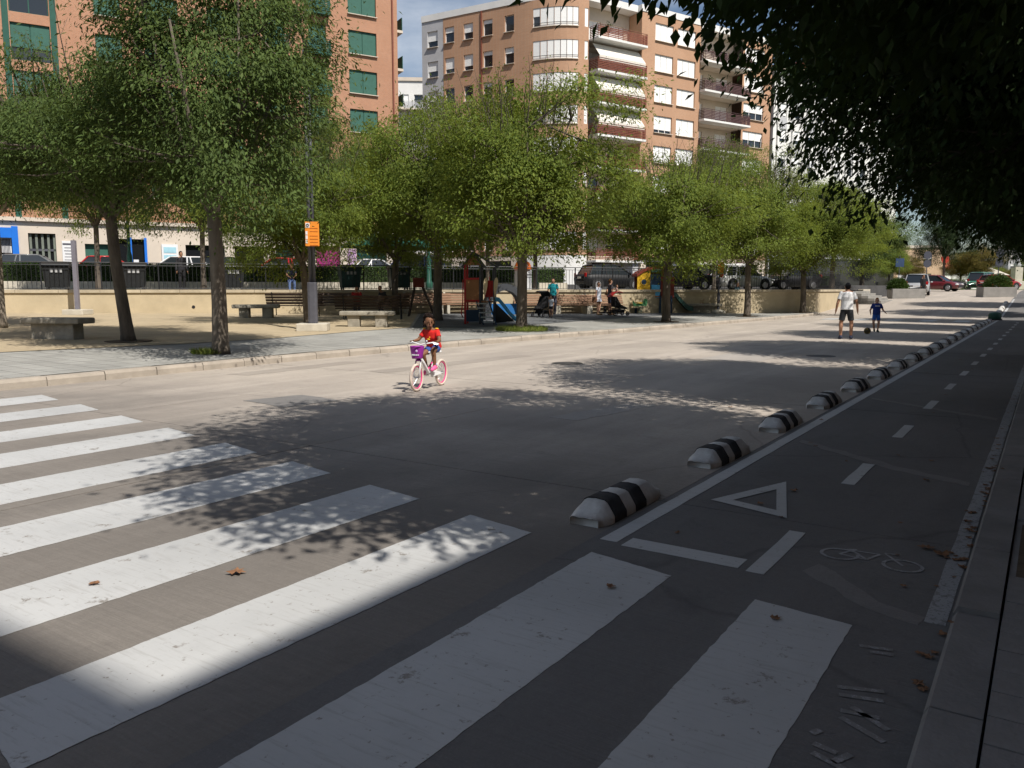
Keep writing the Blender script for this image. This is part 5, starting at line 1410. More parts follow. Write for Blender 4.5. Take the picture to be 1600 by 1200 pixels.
def human(label, J, h, loc, rz, skin='light', top=None, bottom=None, shoe=(.03, .03, .04), hair=(.03, .02, .015), kid=1.0, style='tee', pants=.5, hair_style='short', fine=False, face_dir=Vector((0, -1, 0)), group=None, cap_c=None, headk=1.0, skirt=False, curl=.5):
    t = thing('person', label, 'person', loc, rz, group)
    k = h / 1.75
    g = k * kid
    sk = mat('skin_' + skin, SKIN[skin], .55, .06, 6, spec=.3)
    b = MB(); V = lambda q: J[q]
    hr = Vector((.075, .088, .112)) * k * headk
    yaw = math.atan2(face_dir.x, -face_dir.y); rot = Matrix.Rotation(yaw, 3, 'Z')
    b.ball(V('head') + rot @ Vector((0, .01, .012)) * k * headk, hr, 16, 12, rot)
    b.ball(V('head') + rot @ Vector((0, -.03, -.058)) * k * headk, Vector((.05, .048, .055)) * k * headk, 12, 8, rot)        # jaw
    cap(b, V('head') + rot @ Vector((0, -.082, .012)) * k * headk, V('head') + rot @ Vector((0, -.102, -.022)) * k * headk, .008 * k * headk, .014 * k * headk, 6)   # nose
    for q in (-1, 1): b.ball(V('head') + rot @ Vector((.077 * q, .012, -.005)) * k * headk, Vector((.012, .02, .032)) * k * headk, 8, 6, rot)
    cap(b, V('head') + Vector((0, .012, -.05)) * k, V('neck') - Vector((0, 0, .03)) * k, .05 * g, .058 * g)
    side = (V('shL') - V('shR')).normalized()
    loft(b, [V('pelvis') - Vector((0, 0, .05)) * k, V('pelvis'), V('belly'), V('chest'), V('neck') - (V('neck') - V('chest')) * .35, V('neck') - (V('neck') - V('chest')) * .05],
         [.13 * g, .155 * g, .138 * g, .165 * g, .15 * g, .06 * g], [.09 * g, .11 * g, .095 * g, .108 * g, .085 * g, .055 * g], side)
    for s_, q in (('L', 1), ('R', -1)):
        cap(b, V('neck') - Vector((0, 0, .05)) * k, V('sh' + s_), .06 * g, .055 * g)
        cap(b, V('sh' + s_), V('el' + s_), .052 * g, .039 * g); cap(b, V('el' + s_), V('wr' + s_), .040 * g, .027 * g)
        hand(b, V('wr' + s_), V('el' + s_), k * (.95 if kid == 1 else .85), q, curl)
        cap(b, V('hip' + s_), V('kn' + s_), .082 * g, .056 * g)
        cb_ = V('kn' + s_).lerp(V('an' + s_), .3) + Vector((0, .012, 0)) * k
        cap(b, V('kn' + s_), cb_, .054 * g, .056 * g); cap(b, cb_, V('an' + s_), .055 * g, .034 * g)
        cap(b, V('an' + s_), V('to' + s_), .036 * g, .028 * g)
    body = fuse(b, 'body', sk, t, max(.0062, .0085 * k) if fine else .0115 * max(k, .75), 2)
    def M_(c, nm): return mat('cloth_%s_%d_%d_%d' % (nm, c[0] * 255, c[1] * 255, c[2] * 255), c, .85, .12, 14, .25, 60)
    if top:
        b = MB(); e = 1.10
        bot = V('pelvis') + (V('belly') - V('pelvis')) * (-.1 if style != 'tuck' else .3)
        cs = [bot, V('pelvis').lerp(V('belly'), .6), V('belly').lerp(V('chest'), .4), V('chest'), V('neck') - (V('neck') - V('chest')) * .38, V('neck') - (V('neck') - V('chest')) * .12]
        rx = [.176 * g, .172 * g, .168 * g, .18 * g, .155 * g, .078 * g]; ry = [.128 * g, .122 * g, .113 * g, .124 * g, .1 * g, .07 * g]
        if style == 'dress':
            cs = [V('pelvis') - Vector((0, 0, .22)) * k] + cs; rx = [.215 * g] + rx; ry = [.17 * g] + ry
        loft(b, cs, rx, ry, side)
        for s_ in 'LR':
            fr = {'tee': .62, 'dress': .35, 'long': 1.0, 'tuck': .6}[style]
            cap(b, V('neck') - Vector((0, 0, .07)) * k, V('sh' + s_), .064 * g, .057 * g)
            cap(b, V('sh' + s_), V('sh' + s_).lerp(V('el' + s_), .2), .058 * g, .058 * g)
            frust(b, V('sh' + s_), V('sh' + s_).lerp(V('el' + s_), fr), .058 * g, .060 * g if style != 'long' else .048 * g)
            if style == 'long': cap(b, V('sh' + s_).lerp(V('el' + s_), .98), V('el' + s_), .048 * g, .046 * g); frust(b, V('el' + s_), V('wr' + s_), .046 * g, .036 * g)
        fuse(b, 'dress' if style == 'dress' else 'shirt', M_(top, 'top'), t, max(.0075, .0095 * k) if fine else .013 * max(k, .75), 3)
    if bottom:
        b = MB()
        loft(b, [V('pelvis') - Vector((0, 0, .06)) * k, V('pelvis'), V('pelvis').lerp(V('belly'), .55)], [.14 * g, .168 * g, .155 * g], [.105 * g, .122 * g, .112 * g], side)
        for s_ in 'LR':
            kn = V('kn' + s_); hp = V('hip' + s_)
            cap(b, hp, hp.lerp(kn, .25), .095 * g, .093 * g)
            if pants <= 1: frust(b, hp.lerp(kn, .02), hp.lerp(kn, pants), .094 * g, (.094 - .016 * pants) * g)
            else:
                frust(b, hp.lerp(kn, .02), kn, .094 * g, .07 * g); cap(b, kn.lerp(hp, .05), kn, .07 * g, .07 * g); frust(b, kn, kn.lerp(V('an' + s_), .97), .07 * g, .052 * g)
        fuse(b, 'trousers' if pants > 1 else 'shorts', M_(bottom, 'bottom'), t, max(.0075, .0095 * k) if fine else .013 * max(k, .75), 3)
    for s_ in 'LR':
        b = MB(); an, to = V('an' + s_), V('to' + s_); d = (to - an); d.z = 0; d = d.normalized() if d.length > 1e-5 else Vector((0, -1, 0))
        dn = Vector((0, 0, -1)); sole = min(an.z, to.z) 
        hl = an - d * .035 * k + dn * .018 * k
        cap(b, hl, an.lerp(to, .6) + dn * .0 * k, .046 * g, .045 * g); cap(b, an.lerp(to, .5), to + d * .02 * k, .046 * g, .036 * g); cap(b, an, an + Vector((0, 0, .02)) * k, .043 * g, .043 * g)
        fuse(b, 'shoe', M_(shoe, 'shoe'), t, .0075 if fine else .011, 2)
    hm = mat('hair_%d' % int(hair[0] * 1000), hair, .85, .3, 30, .8, 90, spec=.08)
    b = MB(); hc = V('head') + rot @ Vector((0, .022, .028)) * k * headk; rr_ = random.Random(int(h * 1000))
    b.ball(hc, hr * 1.06, 16, 12, rot)
    if hair_style == 'long':
        cap(b, hc + rot @ Vector((0, .05, -.02)) * k, hc + rot @ Vector((0, .065, -.2)) * k, .07 * k, .045 * k)
    if hair_style == 'curly':
        for i in range(130):
            a = rr_.uniform(0, 6.28); zz = rr_.uniform(-.95, 1); q = math.sqrt(1 - zz * zz); dv = Vector((q * math.cos(a), q * math.sin(a), zz))
            if dv.y < -.25 and dv.z < .5: continue
            if dv.z < -.75: continue
            b.ball(hc + rot @ Vector((dv.x * hr.x * 1.2, dv.y * hr.y * 1.22 + .012 * k, dv.z * hr.z * 1.12)), .026 * k * rr_.uniform(.7, 1.4), 6, 5)
        for i in range(26):
            a = rr_.uniform(-.25, math.pi + .25); q = hc + rot @ Vector((math.cos(a) * hr.x * 1.22, math.sin(a) * hr.y * 1.15, -.01 - rr_.uniform(.03, .15) * k)); b.ball(q, .028 * k * rr_.uniform(.8, 1.3), 6, 5)
    ho = fuse(b, 'hair', hm, t, max(.006, .0085 * k) if fine else .012 * max(k, .75), 2 if hair_style != 'curly' else 1)
    # keep the face clear: push the hair's front back behind the face
    ho['face'] = 1
    for v_ in ho.data.vertices:
        lc = rot.inverted() @ (v_.co - V('head'))
        if lc.y < -.035 * k * headk and lc.z < .062 * k * headk and lc.z > -.2 * k: v_.co += rot @ Vector((0, .055 * k * headk, .012 * k * headk))
    if fine:
        for q in (-1, 1): MB().ball(V('head') + rot @ Vector((.03 * q, -.078, .010)) * k * headk, Vector((.0125, .008, .0075)) * k * headk, 8, 6, rot).obj('eye', mat('dark_eye', (.012, .01, .01), .25), t, True)
        for q in (-1, 1): MB().box(V('head') + rot @ Vector((.03 * q, -.086, .030)) * k * headk, Vector((.028, .006, .005)) * k * headk, rz=yaw).obj('eyebrow', hm, t)
        MB().ball(V('head') + rot @ Vector((0, -.083, -.062)) * k * headk, Vector((.022, .01, .008)) * k * headk, 10, 6, rot).obj('mouth', mat('lip', (.22, .06, .05), .5), t, True)
    if cap_c:
        b = MB(); b.ball(hc + Vector((0, 0, .015)) * k, Vector((.085, .098, .1)) * k, 14, 10)
        b2_ = [v for v in b.v]; b.v = [(x, y, max(z, (hc.z + .015 * k))) for x, y, z in b2_]
        b.obj('cap', M_(cap_c, 'cap'), t, True); q = MB(); q.ball(hc + rot @ Vector((0, -.1, .022)) * k, Vector((.06, .075, .008)) * k, 12, 6, rot); q.obj('cap_peak', M_(cap_c, 'cap'), t, True)
    return t
def rzface(x, y): return math.atan2(x, -y)              # turn that makes the figure face (x, y)

# --- the girl and her bicycle
GB = Vector((-1.30, 12.50, .004)); GR = R(-20.7)
bi = thing('bicycle', 'small white child bicycle with pink rims and a purple front basket', 'bicycle', GB, GR)
M_tyre = mat('cream_tyre', (.62, .52, .44), .8, .08, 8); M_pink = mat('hot_pink', (.75, .06, .24), .45, .06, 6); M_bw = mat('bike_white', (.80, .80, .80), .35, .03, 5); M_purp = mat('purple_plastic', (.30, .03, .30), .45, .08, 6); M_steel = mat('steel', (.45, .45, .47), .3, .05, 8, metal=.9)
RW = .213
for yc, nm in ((-.43, 'front'), (.43, 'rear')):
    w_ = MB().torus((0, yc, RW), RW - .02, .021, 32, 10, 'x').obj('tyre', M_tyre, bi, True)
    MB().torus((0, yc, RW), RW - .045, .011, 32, 8, 'x').obj('rim', M_pink, bi, True)
    sp = MB()
    for i in range(16):
        a = 2 * math.pi * i / 16; sp.tube([(.02 * (-1) ** i, yc, RW), (0, yc + (RW - .05) * math.cos(a), RW + (RW - .05) * math.sin(a))], .0018, 4, False)
    sp.obj('spokes', M_steel, bi)
    MB().tube([(-.035, yc, RW), (.035, yc, RW)], .016, 10).obj('hub', M_steel, bi)
b = MB(); 
for x in (-.045, .045): b.tube([(x, -.43, RW), (x, -.40, RW + .16), (x * .9, -.36, RW + .245), (0, -.345, RW + .255)], .013, 8)
b.obj('fork', M_bw, bi, True); MB().tube([(0, -.345, .46), (0, -.30, .60)], .022, 10).obj('head_tube', mat('lilac', (.42, .28, .55), .4), bi, True); MB().tube([(0, -.30, .60), (0, -.27, .70)], .012, 8).obj('stem', M_steel, bi)
MB().tube([(0, -.33, .53), (0, -.2, .42), (0, -.03, .25), (0, .02, .235)], [.027, .027, .026, .024], 12).obj('down_tube', M_bw, bi, True)
MB().tube([(0, .02, .235), (0, .12, .42), (0, .15, .50)], .018, 10).obj('seat_tube', M_bw, bi, True)
for x in (-.05, .05): MB().tube([(x * .4, .03, .235), (x, .2, .215), (x, .43, RW)], .010, 8).obj('chain_stay', M_bw, bi, True); MB().tube([(x * .3, .12, .42), (x, .25, .33), (x, .43, RW)], .009, 8).obj('seat_stay', M_bw, bi, True)
MB().tube([(0, -.05, .30), (0, .10, .40)], .016, 8).obj('top_tube', M_pink, bi, True)
MB().prism([(-.06, .21), (.04, .185), (.3, .2), (.33, .22), (.3, .235), (.04, .285), (-.05, .265)], .05, .06, 0).obj('chain_guard', M_bw, bi, bevel=.004)
MB().tube([(-.24, -.17, .71), (-.18, -.21, .735), (-.08, -.26, .72), (0, -.275, .70), (.08, -.26, .72), (.18, -.21, .735), (.24, -.17, .71)], .011, 8).obj('handlebar', M_bw, bi, True)
for q in (-1, 1):
    MB().tube([(.17 * q, -.215, .735), (.25 * q, -.16, .705)], .016, 8).obj('grip', M_bw, bi, True); MB().tube([(.15 * q, -.24, .73), (.2 * q, -.25, .72), (.25 * q, -.22, .71)], .006, 6).obj('brake_lever', M_steel, bi)
MB().ball((.09, -.26, .755), (.024, .024, .02), 10, 6).obj('bell', M_steel, bi, True)
b = MB(); n = 20
for z, rx_, ry_ in ((.50, .085, .06), (.52, .088, .063), (.66, .112, .08), (.685, .115, .083)):
    b.v += [(rx_ * math.cos(2 * math.pi * i / n), -.40 + ry_ * math.sin(2 * math.pi * i / n), z) for i in range(n)]
for i in range(3): b.f += [(i * n + k, i * n + (k + 1) % n, (i + 1) * n + (k + 1) % n, (i + 1) * n + k) for k in range(n)]
b.f.append(tuple(range(n))[::-1]); bas = b.obj('basket', M_purp, bi, True); MB().torus((0, 0, 0), .1, .008, 20, 6).obj('basket_rim', M_purp, bas, True, loc=(0, -.40, .685)).rotation_euler = (math.pi / 2, 0, 0)
for k_, z in enumerate((.56,)):
    for i in range(5): MB().box((-.05 + .025 * i, -.474 + .006 * abs(i - 2), z), (.018, .006, .022)).obj('basket_letter', M_frame, bas)
MB().ball((.03, -.478, .62), (.02, .006, .02), 8, 5).obj('basket_motif', mat('pale_lilac', (.6, .45, .7), .5), bas)
MB().ball((0, -.36, .475), (.05, .05, .018), 10, 6).obj('front_reflector_mount', M_purp, bi, True)
MB().tube([(0, .15, .50), (0, .16, .54)], .012, 8).obj('seat_post', M_steel, bi); MB().prism([(-.03, .02), (.03, .02), (.045, .16), (.085, .26), (.07, .32), (-.07, .32), (-.085, .26), (-.045, .16)], .545, .575).obj('saddle', M_bw, bi, bevel=.012)
for q, (py, pz_) in ((1, (-.07, .275)), (-1, (.11, .195))):
    MB().tube([(.06 * q, .02, .235), (.065 * q, py, pz_)], .008, 6).obj('crank', M_steel, bi); MB().box((.11 * q, py, pz_), (.08, .07, .02)).obj('pedal', M_bw, bi, bevel=.004)
MB().torus((.045, .02, .235), .055, .006, 20, 6, 'x').obj('chainring', M_steel, bi)
J = {q: Vector(v) for q, v in dict(head=(0, .02, 1.035), neck=(0, .06, .945), chest=(0, .10, .815), belly=(0, .155, .70), pelvis=(0, .19, .635),
     shL=(.105, .08, .895), elL=(.175, .02, .755), wrL=(.205, -.12, .745), shR=(-.105, .08, .895), elR=(-.185, .01, .76), wrR=(-.205, -.12, .745),
     hipL=(.052, .17, .62), knL=(.10, -.06, .60), anL=(.11, -.02, .345), toL=(.112, -.115, .305), hipR=(-.052, .17, .62), knR=(-.10, -.02, .53), anR=(-.11, .14, .275), toR=(-.112, .05, .225)).items()}
gl = human('girl with dark curly hair in a red shirt and blue shorts riding the bicycle', J, 1.17, GB, GR, 'brown', (.62, .02, .015), (.035, .085, .30), (.85, .13, .32), (.018, .012, .01), 1.08, 'tee', .55, 'curly', True, Vector((.62, -.78, 0)), headk=1.34, curl=1.0)
for q in (-1, 1): MB().ball((.105 * q, .07, .936), (.035, .03, .012), 8, 6).obj('yellow_trim', mat('yellow_print', (.75, .42, .02), .7), gl, True)
b = MB(); b.ball((0, -.018, .77), (.03, .01, .012), 8, 5); b.ball((.02, -.015, .80), (.012, .01, .012), 8, 5); b.obj('chest_print', MATS['yellow_print'], gl, True)
for q, a in (('anL', J['anL']), ('anR', J['anR'])): MB().tube([a + Vector((0, .005, .012)), a + Vector((0, .01, .055))], .031, 10).obj('sock', mat('lilac_sock', (.45, .38, .6), .8), gl, True)

# --- man, boy and ball
pm = spot(1321, 530)
mn = human('man seen from behind in white t-shirt, dark shorts and black cap', stand_joints(1.74, .035, .085), 1.74, pm, rzface(.30, .95), 'tan', (.72, .72, .72), (.03, .033, .038), (.025, .03, .06), (.012, .01, .01), 1.1, 'tee', .78, 'short', True, cap_c=(.012, .012, .015))
Jb = stand_joints(1.22, .03, .055)
for q, d in (('wrL', (.06, -.14, .10)), ('elL', (.035, .02, .01)), ('wrR', (-.0, -.10, .05)), ('elR', (-.02, .03, .0)), ('knR', (-.01, -.05, .01)), ('anR', (.03, .06, .03)), ('toR', (.03, .05, .02))): Jb[q] = Jb[q] + Vector(d)
pb_ = spot(1368, 519)
by = human('boy in blue football kit kicking a ball towards the man', Jb, 1.22, pb_, rzface(-.25, -1), 'light', (.02, .045, .22), (.03, .12, .45), (.03, .05, .04), (.30, .14, .05), 1.12, 'tee', .7, 'short', True, headk=1.2)
MB().box((0, -.115, .95), (.16, .012, .03)).obj('shirt_print', M_frame, by)
fb = thing('football', 'small brown and yellow patched football in front of the boy', 'ball', spot(1355, 522))
MB().ball((0, 0, .115), .115, 18, 12).obj('ball_skin', mat('ball_leather', (.22, .16, .04), .5, .5, 7, c2=(.03, .025, .02), detail=1), fb, True)
b = MB()
for i in range(6):
    a = i * 1.05; d = Vector((math.cos(a) * .8, math.sin(a) * .8, .6 * (-1) ** i)).normalized(); b.ball(Vector((0, 0, .115)) + d * .1, .028, 8, 6)
b.obj('ball_patches', M_yel, fb, True)

# --- people on the plaza
def sit_joints(h, lean=.1, z=.46):
    k = h / 1.75; J = dict(pelvis=(0, .0, z + .10), belly=(0, -.02 - lean * .3, z + .27), chest=(0, -.02 - lean, z + .46), neck=(0, -.02 - lean * 1.6, z + .66), head=(0, -.05 - lean * 2.0, z + .80))
    for s_, q in (('L', 1), ('R', -1)):
        J.update({'sh' + s_: (.18 * q, -.01 - lean * 1.4, z + .60), 'el' + s_: (.22 * q, -.10 - lean * 1.4, z + .36), 'wr' + s_: (.12 * q, -.32 - lean, z + .28), 'hip' + s_: (.085 * q, -.03, z + .08), 'kn' + s_: (.11 * q, -.44, z + .06), 'an' + s_: (.11 * q, -.42, .08), 'to' + s_: (.12 * q, -.56, .04)})
    return {a: Vector(v) * k for a, v in J.items()}
human('seated person with red top on the dark bench right of the lamp post', sit_joints(1.6, .06), 1.6, plz(558, 492) + Vector((0, 0, .015)), R(10), 'tan', (.40, .02, .02), (.05, .05, .07), hair=(.03, .015, .012), hair_style='long', pants=1.5)
human('person leaning forward beside the tree behind the benches', sit_joints(1.65, .22), 1.65, plz(606, 492) + Vector((0, 0, .015)), R(-40), 'tan', (.03, .03, .035), (.06, .05, .05), pants=1.5)
human('person in dark clothes walking behind the railing left of the big tree', stand_joints(1.72, .02, .05), 1.72, wpt(tw(292), -.8, UP), R(60), 'tan', (.025, .025, .03), (.02, .02, .024), style='long', pants=1.5)
human('person in navy top and blue jeans leaning at the railing behind the slender tree', sit_joints(1.7, .2), 1.7, wpt(tw(463), -.75, UP - .1), R(20), 'tan', (.03, .04, .08), (.12, .18, .36), pants=1.5)
J8 = stand_joints(1.78, .03, .06); 
for q in 'LR': J8['wr' + q] += Vector((0, -.25, .12)); J8['el' + q] += Vector((0, -.05, 0))
human('man in teal shirt pushing a dark pushchair', J8, 1.78, plz(864, 491.5) + Vector((0, 0, .015)), rzface(-.35, -1), 'tan', (.01, .23, .27), (.05, .05, .07), pants=1.5, hair=(.05, .03, .025))
human('toddler in pale shirt beside the dark pushchair', stand_joints(.98, .0, .05), .98, plz(861, 497) + Vector((0, 0, .015)), rzface(-.6, -.8), 'light', (.55, .60, .68), (.03, .03, .04), kid=1.0, headk=1.25, hair=(.05, .03, .02))
human('woman in white and pale blue dress carrying a brown bag', stand_joints(1.62, .0, .04), 1.62, near_wall(902, 2.3), rzface(.8, -.6), 'light', (.66, .70, .80), None, (.3, .2, .12), (.12, .05, .02), style='dress', hair_style='short')
J11 = stand_joints(1.8, .01, .05); J11['elL'] += Vector((0, -.08, .02)); J11['wrL'] += Vector((-.06, -.22, .38)); J11['elR'] += Vector((0, -.06, 0)); J11['wrR'] += Vector((.1, -.26, .22))
p11 = near_wall(919, 2.3); r11 = rzface(.9, .2)
human('man in grey t-shirt and navy shorts holding a baby', J11, 1.8, p11, r11, 'light', (.07, .06, .07), (.03, .035, .06), (.2, .12, .06), (.10, .05, .02), pants=.8)
bag = thing('shoulder_bag', 'brown shoulder bag at the hip of the woman in white', 'bag', near_wall(895, 2.35) + Vector((0, 0, .62))); MB().box((0, 0, .15), (.22, .12, .3)).obj('bag_body', mat('brown_leather', (.13, .06, .03), .6), bag, bevel=.04); MB().tube([(-.08, 0, .3), (0, 0, .72), (.08, 0, .3)], .012, 5).obj('strap', MATS['brown_leather'], bag)
Jk = sit_joints(.72, .02, .2); human('baby in pinkish top held against the man in grey', Jk, .72, p11 + Vector((.30, -.02, 1.02)), R(70), 'light', (.62, .42, .38), (.5, .32, .28), headk=1.5, hair=(.15, .08, .04), kid=1.1, pants=.7)
human('man sitting bent forward with dark backpack near the red hooded pushchair', sit_joints(1.75, .2, .42), 1.75, plz(940, 489) + Vector((0, 0, .015)), R(50), 'tan', (.06, .06, .06), (.04, .04, .045), pants=.9, hair=(.08, .07, .06))
human('dark haired person sitting beside the red hooded pushchair', sit_joints(1.7, .16, .42), 1.7, plz(953, 489.5) + Vector((0, 0, .015)), R(-30), 'light', (.05, .035, .04), (.05, .05, .05), pants=1.5, hair=(.03, .015, .01))
human('child with dark hair sitting on the stone bench by the signed post', sit_joints(1.1, .05, .7), 1.1, plz(1096, 489.5) + Vector((0, .1, .1)), R(-10), 'tan', (.12, .03, .03), (.1, .05, .05), headk=1.15)
human('grey haired man in teal shirt standing by the last stone bench', stand_joints(1.75, .02, .05), 1.75, plz(1156, 489) + Vector((0, .6, .01)), R(40), 'light', (.06, .12, .15), (.03, .03, .035), pants=1.5, hair=(.25, .2, .16))
human('woman in purple sitting on the last stone bench', sit_joints(1.6, .12), 1.6, plz(1148, 489) + Vector((0, 0, .01)), R(-50), 'light', (.14, .05, .10), (.10, .05, .06), hair=(.12, .05, .03), pants=1.5)
human('person in black standing beside the left concrete planter far away', stand_joints(1.72, .0, .04), 1.72, at(1433, 61, rz_road(*at(1433, 61, 0).xy)), R(20), 'tan', (.012, .012, .014), (.012, .012, .014), style='long', pants=1.5)

# --- pushchairs
def pushchair(label, p, rz, hood):
    t = thing('pushchair', label, 'pushchair', p, rz, 'pushchairs')
    MB().prism([(-.3, .45), (.35, .32), (.42, .4), (.05, .55), (-.2, .95), (-.32, .95)], -.22, .22, 0).obj('seat', mat('black_cloth', (.015, .015, .017), .9), t, bevel=.03)
    b = MB()
    for i in range(9):
        a = math.pi * .55 * i / 8 + .35; r_ = .42
        b.v += [(-.25, -.08 - r_ * math.cos(a), .78 + r_ * math.sin(a)), (.25, -.08 - r_ * math.cos(a), .78 + r_ * math.sin(a))]
        if i: b.f.append((2 * i - 2, 2 * i - 1, 2 * i + 1, 2 * i))
    o = b.obj('hood', hood, t, True); o.modifiers.new('thick', 'SOLIDIFY').thickness = .02
    f_ = MB()
    for x in (-.26, .26): f_.tube([(x, -.55, 1.02), (x, -.3, .8), (x, .35, .16)], .014, 6); f_.tube([(x, .1, .5), (x, -.3, .14)], .014, 6)
    f_.tube([(-.26, -.55, 1.02), (.26, -.55, 1.02)], .016, 6); f_.obj('frame', M_blackmetal, t)
    for x in (-.28, .28):
        for y, r_ in ((.36, .11), (-.3, .14)):
            w_ = MB().torus((x, y, r_ + .012), r_ - .02, .022, 18, 6, 'x').obj('wheel', M_blackmetal, t, True); MB().tube([(x - .015, y, r_ + .01), (x + .015, y, r_ + .01)], r_ * .55, 10).obj('wheel_disc', M_greymetal, w_)
    MB().box((0, 0, .24), (.42, .5, .16)).obj('shopping_tray', mat('black_cloth', (.015,) * 3), t, bevel=.03)
pushchair('black pushchair in front of the man in teal', plz(846, 496) + Vector((0, 0, .015)), R(150), mat('black_cloth', (.015, .015, .017), .9))
pushchair('black pushchair with red hood beside the seated people', plz(966, 494) + Vector((0, 0, .015)), R(-70), M_red)


# ================================================================== VEHICLES
M_tyreb = mat('tyre_rubber', (.02, .02, .02), .85, .2, 9); M_rim = mat('alloy_rim', (.42, .42, .44), .35, .05, 6, metal=.7)
M_lampw = glass('lamp_clear', (.75, .75, .75), .15); M_lampr = glass('lamp_red', (.35, .01, .01), .2); M_trim = mat('black_trim', (.02, .02, .022), .6)
def paintwork(name, c):
    m_ = mat(name, c, .28, .04, 2, spec=.6); m_.node_tree.nodes['Principled BSDF'].inputs['Coat Weight'].default_value = .6; return m_
CARM = {}
def car(label, p, rz, color, kind='hatch', group='parked cars'):
    t = thing('parked_car', label, 'van' if kind == 'van' else 'car', p, rz, group)
    L, W, H, hood, tail = {'hatch': (4.0, 1.72, 1.47, 1.05, .25), 'sedan': (4.4, 1.76, 1.44, 1.15, .75), 'suv': (4.5, 1.84, 1.68, 1.1, .2), 'van': (4.4, 1.8, 1.85, .85, .08)}[kind]
    h = L / 2; zb = .92 if kind in ('hatch', 'sedan') else 1.02
    key = (kind, color.name)
    if key not in CARM:
        # lower body: lofted cross sections from tail to nose
        st = [(-h, .52, .78, .80), (-h + .06, .34, .86 if tail > .5 else .9, .90), (-h + .35, .24, zb, .97), (-h + 1.0, .2, zb + .01, 1.0), (0, .2, zb, 1.0), (h - hood - .1, .2, zb - .02, 1.0), (h - hood * .6, .22, zb - .09, .98), (h - .3, .24, zb - .2, .93), (h - .05, .34, zb - .32, .84), (h, .45, .62, .74)]
        b = MB(); nn = 10
        for x, z0, z1, k in st:
            w_ = W / 2 * k
            b.v += [(x, y, z) for y, z in ((-w_ * .88, z0), (-w_ * .99, z0 + .12), (-w_, (z0 + z1) / 2), (-w_ * .97, z1 - .06), (-w_ * .86, z1), (w_ * .86, z1), (w_ * .97, z1 - .06), (w_, (z0 + z1) / 2), (w_ * .99, z0 + .12), (w_ * .88, z0))]
        for i in range(len(st) - 1): b.f += [(i * nn + k, i * nn + (k + 1) % nn, (i + 1) * nn + (k + 1) % nn, (i + 1) * nn + k) for k in range(nn)]
        b.f += [tuple(range(nn)), tuple(range((len(st) - 1) * nn, len(st) * nn))[::-1]]
        body = b.mesh('body', True); body.materials.append(color)
        xr0, xr1 = -h + .05 + tail, h - hood                 # glasshouse foot
        tr0, tr1 = xr0 + (.5 if tail > .5 else .28), xr1 - (.78 if kind != 'van' else .6)
        wb, wt_ = W / 2 * .93, W / 2 * .74
        b = MB(); b.add([(xr0, -wb, zb - .03), (xr1, -wb, zb - .05), (xr1, wb, zb - .05), (xr0, wb, zb - .03), (tr0, -wt_, H - .05), (tr1, -wt_, H - .05), (tr1, wt_, H - .05), (tr0, wt_, H - .05)], ((3, 2, 1, 0), (4, 5, 6, 7), (0, 1, 5, 4), (1, 2, 6, 5), (2, 3, 7, 6), (3, 0, 4, 7)))
        gl_ = b.mesh('windows'); gl_.materials.append(M_glass)
        b = MB(); b.add([(tr0 - .06, -wt_ - .02, H - .06), (tr1 + .08, -wt_ - .02, H - .07), (tr1 + .08, wt_ + .02, H - .07), (tr0 - .06, wt_ + .02, H - .06), (tr0 + .1, -wt_ + .12, H), (tr1 - .15, -wt_ + .12, H), (tr1 - .15, wt_ - .12, H), (tr0 + .1, wt_ - .12, H)], ((3, 2, 1, 0), (4, 5, 6, 7), (0, 1, 5, 4), (1, 2, 6, 5), (2, 3, 7, 6), (3, 0, 4, 7)))
        rf_ = b.mesh('roof', True); rf_.materials.append(color)
        b = MB(); xm = (tr0 + tr1) / 2 - .05
        for q in (-1, 1):
            for (xa, xb) in ((xr0, tr0), (xr1, tr1), (xm, xm), (xr0 + .75, tr0 + .6)):
                b.tube([(xa, q * (wb + .0), zb - .04), (xb, q * (wt_ + .012), H - .05)], .04, 5)
        pl_ = b.mesh('pillars'); pl_.materials.append(color)
        wh = MB().lathe([(.16, -.1), (.29, -.1), (.31, -.07), (.31, .07), (.29, .1), (.16, .1)], 20).mesh('wheel', True); wh.materials.append(M_tyreb)
        rm = MB().lathe([(.2, 0), (.19, .015), (.06, .02), (.05, .03)], 16).mesh('rim'); rm.materials.append(M_rim)
        ar = MB().lathe([(.37, 0), (.37, .02)], 20).mesh('wheel_arch'); ar.materials.append(M_trim)
        CARM[key] = (body, gl_, rf_, pl_, wh, rm, ar)
    body, gl_, rf_, pl_, wh, rm, ar = CARM[key]
    for nm, me in (('body', body), ('windows', gl_), ('roof', rf_), ('pillars', pl_)): mkobj(nm, me, None, t)
    for x in (-h + .78, h - .82):
        for q in (-1, 1):
            a_ = mkobj('wheel_arch', ar, None, t, loc=(x, q * (W / 2 - .012), .36)); a_.rotation_euler = (math.pi / 2 if q < 0 else -math.pi / 2, 0, 0)
            w_ = mkobj('wheel', wh, None, t, loc=(x, q * (W / 2 - .09), .31)); w_.rotation_euler = (math.pi / 2 if q < 0 else -math.pi / 2, 0, 0); mkobj('rim', rm, None, w_, loc=(0, 0, .1))
    for q in (-1, 1):
        MB().ball((h - .16, q * W * .36, zb - .31), (.17, .17, .085), 10, 6).obj('headlight', M_lampw, t, True)
        MB().box((-h + .07, q * W * .39, zb - .06 if kind != 'van' else zb), (.1, .18, .24), rz=-.25 * q).obj('tail_light', M_lampr, t, bevel=.02)
        MB().ball((h - hood - .15, q * (W / 2 + .08), zb + .04), (.06, .1, .07), 8, 6).obj('door_mirror', color, t, True)
